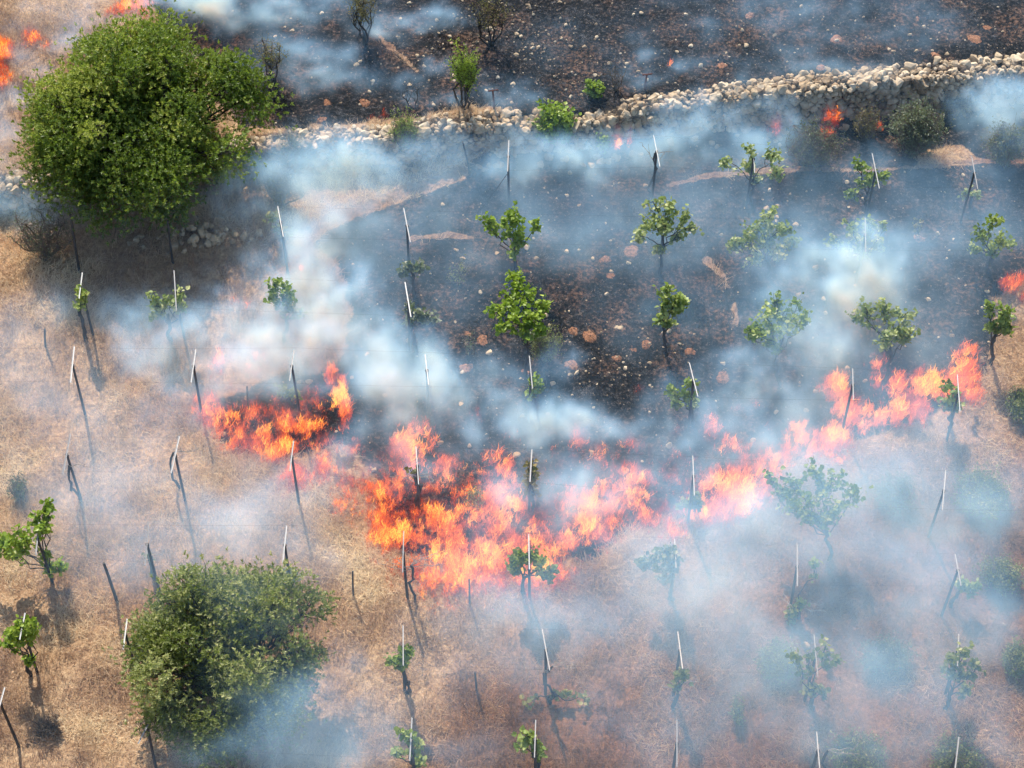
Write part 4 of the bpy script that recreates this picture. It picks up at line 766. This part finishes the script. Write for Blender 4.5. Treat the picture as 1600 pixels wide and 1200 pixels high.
def fire(label, blobs, tongues, seed, hmax=.19, gas=True):
    """blobs: picture x, y, radii in pixels, strength"""
    r = np.random.default_rng(seed); B = []
    for (u_, v_, ru, rv, a) in blobs:
        p = gp(u_, v_); sc = scale_at(p); sl_ = sp * .93; B.append((p[0], p[1], ru / sc, rv / sc / sl_, a))
    B = np.array(B); lo = (B[:, :2] - B[:, 2:4] * 1.5).min(0); hi = (B[:, :2] + B[:, 2:4] * 1.5).max(0); c0 = np.array([(lo[0] + hi[0]) / 2, (lo[1] + hi[1]) / 2]); gz = float(terr(*c0))
    hmax = min(hmax, .19 + (hmax - .19) * .3); th = thing('flames', (c0[0], c0[1], gz), label, 'fire', 'flames in the burning grass')
    def fld(x, y):
        f = 0 * x
        for bx, by, rx, ry, a in B: f = np.maximum(f, a * np.exp(-(((x - bx) / rx) ** 2 + ((y - by) / ry) ** 2) ** 1.2))
        n = .32 * fn2(x, y, 0) + .42 * fn2(x, y, 1); return np.clip(f * (.62 + .72 * n) - .09 + .06 * n, 0, 1.2)
    tongues = int(tongues * 4.6); n = tongues * 8; x, y = r.uniform(lo[0], hi[0], n), r.uniform(lo[1], hi[1], n); f = fld(x, y); k = r.uniform(size=n) < f * 1.1; x, y, f = x[k][:tongues], y[k][:tongues], f[k][:tongues]; n = len(x)
    h = hmax * r.uniform(.25, 1, n) * (.35 + .75 * f); wd = h * r.uniform(.03, .085, n); z = terr(x, y) + r.uniform(-.02, .28, n) * f; ph = r.uniform(0, 6.28, n); ld = r.normal(0, .28, (n, 2)) + np.array([.22, .10])
    V = np.zeros((n, 5, 3, 3))
    for i, (t, q) in enumerate(((0, .35), (.25, 1), (.5, .75), (.78, .35), (1, .02))):
        cx = x + ld[:, 0] * h * t + .12 * h * np.sin(ph + 5 * t); cy_ = y + ld[:, 1] * h * t + .12 * h * np.cos(ph * 1.7 + 4 * t)
        for j in range(3):
            a = ph + t * 2 + j * 2.094; V[:, i, j, 0] = cx + np.cos(a) * wd * q; V[:, i, j, 1] = cy_ + np.sin(a) * wd * q * .6; V[:, i, j, 2] = z + h * t
    V[..., 0] -= c0[0]; V[..., 1] -= c0[1]; V[..., 2] -= gz; b = (np.arange(n) * 15)[:, None]; F = np.concatenate([b + np.array([[i * 3 + j, i * 3 + (j + 1) % 3, i * 3 + 3 + (j + 1) % 3, i * 3 + 3 + j]]) for i in range(4) for j in range(3)])
    big = .38 * fn2(x + 3, y - 2, 0); tone = np.clip(.08 + .4 * f + .6 * big + r.normal(0, .2, n), 0, 1)
    if n: put('flame_tongues', mesh_from('flame_tongues', V.reshape(-1, 3), F, mats=[M_FLAME], attr={'rnd': np.repeat(tone, 15)}), th)
    if gas:
        vox = .055; nx, ny = [int(np.ceil((hi[i] - lo[i]) / vox)) + 1 for i in (0, 1)]; nz = 14; X, Y = np.meshgrid(lo[0] + vox * np.arange(nx), lo[1] + vox * np.arange(ny), indexing='ij')
        f2 = fld(X, Y)[:, :, None]; Zr = (vox * np.arange(nz))[None, None, :]; nn = fnoise3((nx, ny, nz), vox, seed, 3.0, (1, 1, .6), .8)
        A = f2 * np.clip(1.15 - Zr / (.18 + .5 * f2), 0, 1) * np.clip(.25 + 1.3 * (1 - 1.25 * np.abs(nn)), 0, 2.2); g_ = terr(X, Y) - gz
        shift = np.round(g_ / vox).astype(int)
        A[:, :, 0] *= .5; A[[0, -1]] = 0; A[:, [0, -1]] = 0; A[:, :, -1] = 0
        gl = voxels('flame_glow', A, (lo[0] - c0[0], lo[1] - c0[1], .0 + float(np.mean(g_))), (hi[0] - c0[0], hi[1] - c0[1], vox * (nz - 1) + float(np.mean(g_))), M_GAS, th); gl['kind'] = 'stuff'
    return th
fire('fierce left fire patch, orange and black, curling round the post with a ring of leaves', [(325, 640, 26, 22, .9), (350, 665, 30, 22, 1.1), (385, 690, 42, 22, 1.2), (430, 705, 40, 16, 1.2), (405, 650, 45, 22, .8), (460, 660, 40, 26, .8), (480, 630, 28, 24, .75), (490, 680, 30, 22, .8), (505, 705, 22, 18, .8), (345, 575, 18, 26, .75), (398, 572, 18, 18, .55), (350, 610, 16, 26, .6)], 3600, 31)
fire('low salmon flames linking the left fire patch to the central blaze', [(520, 735, 40, 24, .6), (560, 745, 44, 26, .6), (600, 735, 40, 24, .5), (510, 700, 30, 22, .6), (560, 705, 30, 16, .4), (620, 755, 40, 26, .6)], 900, 56)
fire('tall thin flame column right of the left fire patch', [(518, 590, 9, 14, .9), (530, 615, 11, 22, 1.0), (538, 645, 10, 22, .9), (536, 672, 8, 12, .7)], 520, 32, .6)
fire('yellow-hearted flames behind the post on the lower edge of the left fire', [(470, 750, 34, 18, 1.2), (500, 735, 22, 18, 1.0), (445, 765, 22, 16, .7), (535, 700, 24, 22, .6)], 1000, 33)
fire('huge central blaze, the widest and brightest part of the fire line', [(580, 760, 60, 34, .45), (545, 770, 40, 22, .5), (700, 780, 60, 30, .45), (560, 790, 42, 30, .8), (600, 775, 40, 34, .9), (600, 820, 34, 40, 1.1), (640, 855, 54, 46, 1.35), (700, 885, 66, 44, 1.5), (690, 825, 70, 38, 1.2), (770, 812, 58, 42, 1.45), (765, 878, 74, 46, 1.5), (830, 893, 62, 36, 1.4), (820, 840, 50, 34, .9), (870, 905, 34, 14, .6), (735, 770, 60, 30, .65), (600, 740, 50, 30, .35), (655, 900, 26, 18, .9), (860, 850, 40, 30, .7)], 9500, 34)
fire('flame column beside the post in the middle of the burning row', [(635, 720, 28, 34, 1.2), (655, 685, 20, 22, 1.0), (690, 740, 24, 24, .6), (670, 695, 14, 18, .7)], 1000, 35, .55)
fire('narrow curling flames left of the yellowing column vine', [(775, 715, 18, 14, .9), (790, 740, 16, 24, .9), (738, 745, 24, 14, .4)], 420, 36, .5)
fire('pale pink flames in smoke right of the central blaze', [(1075, 800, 34, 24, .75), (1040, 770, 30, 20, .7), (875, 800, 30, 26, .7), (900, 785, 34, 22, .85), (920, 830, 50, 28, .9), (960, 790, 50, 30, .95), (1000, 770, 34, 30, .95), (980, 745, 34, 18, .8), (940, 770, 40, 22, .7), (1010, 815, 44, 20, .7), (1050, 830, 28, 22, .9), (1030, 790, 36, 22, .7), (890, 850, 34, 18, .6), (1060, 770, 30, 22, .6)], 4200, 37)
fire('scattered small flames on the blackened strip above the pale pink flames', [(860, 745, 40, 24, .45), (960, 735, 60, 22, .55), (1070, 720, 40, 26, .5), (905, 695, 18, 22, 1.0), (930, 710, 24, 14, .7), (990, 705, 26, 16, .8), (1010, 720, 24, 14, .7), (1045, 740, 22, 16, .6), (1060, 680, 16, 14, .4), (870, 705, 14, 12, .5), (1000, 610, 10, 8, .3)], 900, 38)
fire('bright orange sheet of flames right of the low dark green vine', [(1120, 787, 36, 30, 1.4), (1150, 765, 46, 32, 1.5), (1180, 745, 42, 28, 1.3), (1130, 750, 36, 22, .7), (1160, 790, 34, 18, 1.1), (1105, 805, 18, 18, .9), (1200, 725, 34, 26, 1.0)], 3200, 39)
fire('thin flame wisps slanting up from the orange sheet of flames', [(1110, 675, 18, 22, .75), (1130, 700, 26, 20, .7), (1160, 715, 24, 16, .6), (1150, 640, 16, 10, .5), (1180, 632, 16, 10, .45), (1205, 660, 16, 12, .35), (1070, 645, 12, 12, .3)], 700, 40)
fire('salmon flames rising behind the biggest spreading vine', [(1230, 710, 30, 20, .9), (1260, 700, 34, 26, 1.0), (1290, 700, 34, 26, 1.1), (1250, 675, 18, 16, .9), (1305, 680, 26, 20, .9), (1280, 725, 30, 14, .6), (1315, 665, 22, 10, .6)], 2200, 41)
fire('flame band round the post at the right with a hooked left end', [(1305, 610, 22, 20, 1.1), (1320, 640, 18, 24, 1.1), (1345, 650, 26, 22, 1.0), (1370, 655, 34, 16, 1.0), (1400, 650, 40, 18, 1.0), (1425, 640, 34, 20, 1.0), (1375, 570, 18, 14, .9), (1372, 600, 14, 26, .8), (1400, 605, 26, 22, .9), (1440, 610, 38, 26, 1.0), (1475, 618, 24, 20, 1.2)], 3600, 42, .5)
fire('tallest flame tip at the far right end of the fire line', [(1512, 555, 14, 14, 1.1), (1505, 580, 20, 26, 1.1), (1490, 610, 20, 22, 1.0), (1515, 615, 20, 18, .6)], 900, 43, .65)
fire('isolated flames in the top left corner beside the big round tree', [(5, 90, 14, 26, 1.2), (3, 125, 16, 20, 1.1), (50, 62, 16, 14, .8), (70, 72, 10, 10, .5)], 900, 44)
fire('flames at the top edge behind the big round tree', [(210, 8, 26, 14, 1.0), (185, 18, 18, 8, .7), (225, 20, 14, 10, .7), (165, 22, 10, 7, .5)], 700, 45)
fire('small red flames climbing the ash-grey bush below the wall', [(1298, 190, 12, 14, .95), (1292, 208, 14, 10, .8), (1305, 182, 8, 10, .7)], 260, 46, .4)
fire('low red flames below the scorched brown bush by the wall', [(1358, 196, 9, 7, .9), (1370, 201, 9, 5, .8)], 110, 47, .3)
fire('faint pink flames in smoke left of the ash-grey bush', [(1212, 205, 9, 16, .6), (1198, 202, 7, 6, .5), (1228, 190, 12, 10, .35)], 140, 48, .35)
fire('two faint red flames in smoke right of the glossy bush', [(965, 228, 9, 9, .8), (984, 228, 6, 7, .6), (1005, 208, 8, 6, .4)], 130, 49, .3)
fire('bright red ember strip on top of the left part of the wall', [(586, 188, 13, 4, 1.1), (600, 184, 9, 3, .8)], 90, 50, .1, False)
fire('small flames at the right edge above the small standard vine', [(1575, 447, 16, 9, .9), (1592, 440, 10, 8, .6), (1600, 470, 10, 14, .4)], 240, 51, .35)
fire('tiny red flame in the smoke under the tree shade', [(390, 482, 7, 7, .9), (368, 470, 12, 7, .35)], 60, 52, .3)
fire('tiny red flame right of the fresh green vine', [(471, 427, 6, 8, .9)], 50, 53, .3)
fire('faint pink flame low in the blackened strip beside the column vine', [(808, 680, 24, 12, .5), (745, 650, 14, 10, .5), (830, 612, 1, 1, .1)], 180, 54, .3)
fire('tiny flame smoking alone on the black slope above the wall', [(1047, 101, 4, 4, .9)], 24, 55, .2)

# ------------------------------------------------------------------ smoke: one voxel cloud of real depth over the whole field
SMOKE = [(960, 770, 110, 45, .3, 1.5, .6), (1180, 730, 110, 50, .28, 1.5, .6), (1360, 630, 110, 45, .22, 1.5, .6), (740, 850, 120, 50, .14, 1.5, .6),
 (575, 600, 22, 60, .3, 1.6, .5), (700, 560, 24, 60, .35, 1.6, .5), (740, 640, 24, 40, .35, 1.6, .5), (860, 600, 20, 46, .4, 1.5, .5), (935, 640, 60, 14, .3, 1.4, .4), (445, 560, 20, 50, .35, 1.6, .5), (520, 470, 22, 60, .35, 1.7, .5), (470, 400, 24, 50, .35, 1.7, .5),
   # picture x, y; radii in pixels; opacity; height of the centre; half depth of the layer
 (480, 285, 90, 62, .55, 1.2, .8), (560, 278, 90, 45, .6, 1.2, .8), (540, 330, 70, 50, .35, 1.1, .7), (650, 285, 80, 34, .4, 1.2, .8), (500, 390, 55, 60, .68, 1.3, .8), (480, 470, 75, 70, .72, 1.4, .9), (530, 440, 40, 55, .4, 1.3, .8), (470, 560, 80, 70, .66, 1.2, .9), (505, 520, 45, 55, .5, 1.2, .8), (420, 600, 50, 36, .38, 1.1, .7), (400, 545, 60, 45, .45, 1.1, .7),
 (215, 490, 55, 42, .6, 1.0, .7), (280, 510, 70, 50, .66, 1.0, .8), (360, 492, 66, 40, .62, 1.1, .7), (415, 450, 34, 40, .4, 1.1, .6), (330, 560, 90, 40, .35, 1.0, .8), (240, 545, 60, 30, .4, 1, .7),
 (650, 600, 80, 60, .78, 1.2, .8), (640, 590, 60, 45, .5, 1.5, .7), (490, 500, 50, 80, .5, 1.5, .8), (505, 430, 40, 50, .45, 1.4, .8), (1290, 430, 55, 40, .5, 1.8, .7), (625, 545, 45, 38, .68, 1.1, .6), (665, 525, 35, 20, .62, 1.0, .5), (612, 640, 45, 36, .6, 1.2, .7), (700, 635, 45, 40, .58, 1.2, .8), (770, 590, 45, 45, .42, 1.2, .8), (845, 655, 45, 32, .72, 1.1, .6), (885, 640, 40, 22, .42, 1.1, .6), (800, 630, 36, 26, .42, 1.1, .7), (740, 690, 90, 40, .2, 1, .7), (620, 700, 50, 50, .3, 1, .7),
 (1275, 780, 100, 60, .5, 2.9, .5), (1290, 440, 75, 60, .82, 1.6, .9), (1250, 420, 50, 45, .45, 1.5, .8), (1360, 440, 65, 45, .58, 1.5, .9), (1420, 420, 50, 40, .35, 1.4, .9), (1320, 520, 85, 55, .62, 1.5, .9), (1260, 560, 80, 45, .5, 1.4, .9), (1380, 545, 80, 40, .45, 1.3, .9), (1180, 595, 40, 28, .55, 1.1, .6), (1480, 520, 70, 45, .28, 1.2, .8), (1110, 610, 80, 40, .18, 1.1, .8),
 (1080, 200, 80, 36, .6, 1.0, .6), (1040, 215, 60, 30, .4, 1.0, .6), (950, 245, 60, 36, .62, 1.0, .7), (900, 230, 45, 30, .45, 1.0, .6), (1180, 175, 80, 26, .5, .9, .6), (1130, 240, 90, 30, .38, .9, .6), (1540, 178, 50, 30, .62, 1.0, .7), (1590, 165, 40, 36, .58, 1.1, .7), (1490, 165, 34, 24, .4, 1, .6), (1570, 230, 60, 34, .38, 1, .7), (820, 235, 50, 30, .45, .9, .6), (760, 255, 60, 30, .3, .9, .6), (700, 228, 50, 20, .3, .9, .6), (1240, 195, 60, 26, .35, .9, .6), (1380, 250, 60, 26, .16, .9, .6),
 (370, 12, 90, 22, .62, 1.6, .6), (440, 18, 80, 24, .6, 1.6, .6), (300, 8, 60, 14, .5, 1.6, .6), (500, 70, 34, 50, .34, 1.4, .5), (470, 100, 60, 24, .36, 1.3, .5), (420, 75, 40, 30, .3, 1.4, .5), (590, 25, 50, 14, .42, 1.5, .4), (650, 40, 42, 10, .55, 1.5, .35), (670, 36, 20, 8, .4, 1.6, .3), (590, 95, 40, 30, .28, 1.3, .5), (655, 122, 30, 12, .5, 1.3, .35), (640, 140, 26, 12, .3, 1.3, .35), (520, 120, 60, 22, .25, 1.3, .5), (510, 20, 60, 24, .35, 1.5, .5), (1200, 45, 170, 50, .22, 1.6, .8), (1420, 30, 160, 40, .15, 1.6, .8), (1080, 110, 110, 26, .22, 1.5, .6), (1290, 100, 90, 24, .2, 1.4, .5), (985, 100, 24, 22, .3, 1.3, .35), (1044, 106, 14, 9, .5, 1.3, .25), (820, 150, 60, 20, .25, 1.3, .5), (900, 60, 90, 40, .1, 1.4, .6), (690, 160, 30, 12, .3, 1.2, .3),
 (8, 200, 26, 38, .66, 1.0, .7), (20, 240, 24, 26, .5, 1.0, .6), (30, 310, 50, 34, .4, 1.0, .7), (50, 355, 60, 26, .3, .9, .7), (100, 30, 60, 30, .32, 1.4, .6), (160, 22, 40, 24, .3, 1.4, .6), (30, 170, 24, 20, .4, 1.2, .6), (60, 100, 26, 26, .4, 1.3, .6),
 (15, 580, 55, 70, .48, 1.0, .8), (20, 500, 60, 40, .26, 1.0, .8), (120, 590, 80, 70, .2, 1.0, .8), (180, 700, 110, 60, .34, 1.0, .8), (70, 700, 90, 60, .22, 1.0, .8), (240, 760, 110, 60, .40, 1.0, .8), (300, 790, 75, 50, .58, 1.1, .8), (350, 830, 90, 45, .42, 1.1, .8), (420, 800, 60, 70, .36, 1.0, .8), (280, 640, 60, 50, .26, 1, .7), (150, 880, 70, 60, .28, .9, .8), (130, 780, 60, 50, .2, .9, .8), (440, 880, 60, 40, .3, 1.2, .7), (500, 830, 60, 70, .2, 1, .7), (240, 880, 60, 40, .34, 1.2, .8),
 (830, 330, 190, 70, .34, .9, .7), (700, 350, 130, 60, .36, .9, .7), (600, 390, 90, 60, .38, .9, .7), (1120, 320, 180, 60, .38, .9, .7), (1320, 330, 150, 60, .26, .9, .8), (1520, 330, 100, 60, .40, .9, .8), (1150, 440, 110, 70, .40, .9, .8), (1000, 430, 100, 60, .2, .9, .8), (900, 370, 80, 40, .3, .9, .7), (1480, 440, 100, 60, .42, .9, .8), (1110, 510, 100, 50, .34, .9, .7), (700, 480, 70, 50, .28, .9, .7), (1450, 380, 100, 40, .3, .9, .7), (1040, 380, 80, 60, .25, .9, .7),
 (1000, 690, 120, 60, .36, 1.1, .8), (930, 740, 90, 50, .34, 1.1, .8), (1170, 690, 90, 50, .34, 1.1, .8), (1000, 800, 130, 60, .38, 1.3, .8), (860, 740, 60, 50, .42, 1.1, .8), (800, 830, 80, 50, .18, 1.3, .8), (1270, 650, 60, 40, .45, 1.1, .8), (1200, 640, 80, 40, .4, 1.1, .8), (1370, 620, 110, 50, .38, 1.4, .8), (560, 730, 60, 40, .32, 1.1, .8), (440, 750, 60, 30, .3, 1.2, .7), (620, 760, 60, 30, .2, 1.1, .7), (360, 600, 50, 40, .35, 1.3, .7), (1280, 700, 80, 40, .22, 1.4, .8),
 (1100, 850, 80, 55, .52, 1.4, .9), (1130, 900, 90, 60, .46, 1.4, .9), (970, 890, 100, 50, .42, 1.3, .9), (1230, 860, 90, 60, .48, 1.4, .9), (1340, 900, 110, 60, .56, 1.5, .9), (1300, 780, 110, 60, .55, 1.7, .9), (1420, 740, 100, 60, .52, 1.4, .9), (1450, 690, 80, 40, .45, 1.3, .9), (1470, 800, 100, 50, .46, 1.3, .9), (1500, 900, 110, 60, .45, 1.3, .9), (1560, 720, 60, 50, .22, 1.2, .8), (1580, 820, 60, 60, .34, 1.2, .8), (1050, 960, 110, 50, .36, 1.2, .9), (900, 960, 100, 50, .32, 1.2, .9), (850, 1000, 60, 60, .3, 1.2, .8), (1200, 980, 130, 60, .42, 1.3, .9), (1380, 1010, 130, 60, .48, 1.3, .9), (1250, 1060, 120, 60, .42, 1.3, .9), (1500, 1010, 90, 60, .4, 1.3, .9), (1100, 1060, 100, 70, .32, 1.2, .9), (1400, 1110, 160, 60, .36, 1.2, .9), (1250, 1170, 160, 60, .32, 1.2, .9), (1500, 1170, 100, 50, .36, 1.2, .9), (960, 1080, 110, 80, .22, 1.1, .8), (1050, 1170, 110, 50, .2, 1.1, .8), (740, 1000, 90, 60, .26, 1.1, .8), (720, 940, 60, 30, .3, 1.1, .7), (690, 1080, 90, 60, .24, 1.0, .8), (820, 930, 70, 30, .4, 1.3, .7),
 (430, 1160, 75, 45, .62, 1.6, .8), (520, 1150, 80, 45, .48, 1.3, .8), (460, 1100, 55, 40, .42, 2.4, .7), (410, 1125, 55, 38, .35, 2.3, .7), (350, 1180, 60, 30, .4, 1.4, .7), (590, 1170, 70, 40, .32, 1.1, .8), (560, 1080, 60, 40, .24, 1.1, .8), (430, 960, 90, 60, .12, 3.0, .5), (290, 920, 80, 40, .15, 3.0, .5), (650, 1190, 90, 30, .25, 1.1, .8)]
VOX = .15; SMN = np.array([-19.0, 17.5, -.05]); SDIM = (254, 222, 30); SMX = SMN + VOX * (np.array(SDIM) - 1)
ax_ = [SMN[i] + VOX * np.arange(SDIM[i]) for i in range(3)]
D = np.zeros(SDIM, np.float32); DS = np.zeros(SDIM, np.float32); DT = np.zeros(SDIM, np.float32)
W1 = fnoise3(SDIM, VOX, 71, 4.2, (1, 1, .8), 4.0); W2_ = fnoise3(SDIM, VOX, 72, 4.2, (1, 1, .8), 4.0); W3 = fnoise3(SDIM, VOX, 73, 4.2, (1, 1, 1), 4.0)
AMP = .42
for (u_, v_, ru, rv, op, zc, rz) in SMOKE:
    up_ = v_ < np.interp(u_, [p[0] for p in WALL_PX], [p[1] for p in WALL_PX]) + 20
    zc += .7 * (v_ > 835 and u_ > 560); c = at_z(u_, v_, zc); sc = scale_at(c); rx = ru / sc * 1.12; rho = rv / sc * 1.12
    sn, cs = -ray(u_, v_)[2] / np.linalg.norm(ray(u_, v_)), 0; cs = math.sqrt(1 - sn * sn)
    ry = math.sqrt(max(rho ** 2 - (rz * cs) ** 2 * .8, (rho * .6) ** 2)) / sn
    Leff = 1 / math.sqrt((cs / ry) ** 2 + (sn / rz) ** 2); d0 = -math.log(1 - op) / (1.77 * Leff)
    sl_ = []
    for i, (m, rr_) in enumerate(zip(c, (rx, ry, rz))):
        a = int(np.clip((m - 2.6 * rr_ - 1 - SMN[i]) / VOX, 0, SDIM[i])); b = int(np.clip((m + 2.6 * rr_ + 1 - SMN[i]) / VOX + 1, 0, SDIM[i])); sl_.append(slice(a, b))
    if any(s.start >= s.stop for s in sl_): continue
    X, Y, Z = ax_[0][sl_[0]][:, None, None], ax_[1][sl_[1]][None, :, None], ax_[2][sl_[2]][None, None, :]; s3 = tuple(sl_); am = AMP * min(1, .45 + rho * .5)
    q = ((X - c[0] + am * W1[s3]) / rx) ** 2 + ((Y - c[1] + am * W2_[s3]) / ry) ** 2 + ((Z - c[2] + .25 * W3[s3]) / rz) ** 2
    old = (v_ > 835 and u_ > 560) or (u_ > 1230 and v_ > 600) or (u_ > 560 and 255 < v_ < 560 and op < .5) or (u_ < 560 and v_ > 640) or (u_ < 230 and v_ > 540)
    if old: DS[s3] += (.6 if u_ < 560 and v_ > 1040 else .58 if v_ < 560 else .68) * d0 * np.exp(-q)
    elif v_ < 165 and op < .66: DT[s3] += .95 * d0 * np.exp(-q ** 1.2)
    else: D[s3] += .98 * d0 * np.exp(-q ** 1.45)
NZ = fnoise3(SDIM, VOX, 74, 3.6, (1, 1.15, .9), 1.6); NT = fnoise3(SDIM, VOX, 75, 3.5, (1.9, 1.1, .8), 1.6)
D = D * np.clip(np.exp(.62 * NZ - .22), .05, 4) + DS * np.exp(.2 * NZ + .25 * W3) + DT * np.clip(np.exp(.85 * NT - .35), .03, 5)
D += .012 * np.exp(-np.clip(ax_[2] - 1, 0, None) / 1.5)[None, None, :] * np.clip(1 + .4 * W1, .2, 2)
gh = terr(ax_[0][:, None] + 0 * ax_[1][None, :], ax_[1][None, :] + 0 * ax_[0][:, None])[:, :, None]
D *= np.clip((ax_[2][None, None, :] - gh + .1) / .35, 0, 1)
D[[0, -1]] = 0; D[:, [0, -1]] = 0; D[:, :, [-1]] = 0
D[D < .004] = 0
def smoke_mat():
    m, nt, out = new_mat('smoke'); s = N(nt, 'ShaderNodeVolumeScatter'); s.inputs['Color'].default_value = (.38, .68, 1.0, 1); s.inputs['Anisotropy'].default_value = .0
    a = attr(nt, 'density'); nt.links.new(mth(nt, 'MULTIPLY', a, 1.0), s.inputs['Density']); nt.links.new(s.outputs[0], out.inputs['Volume']); return m
tag(voxels('smoke', D, tuple(SMN), tuple(SMX), smoke_mat()), 'pale blue smoke drifting over the burning vineyard', 'smoke', kind='stuff')
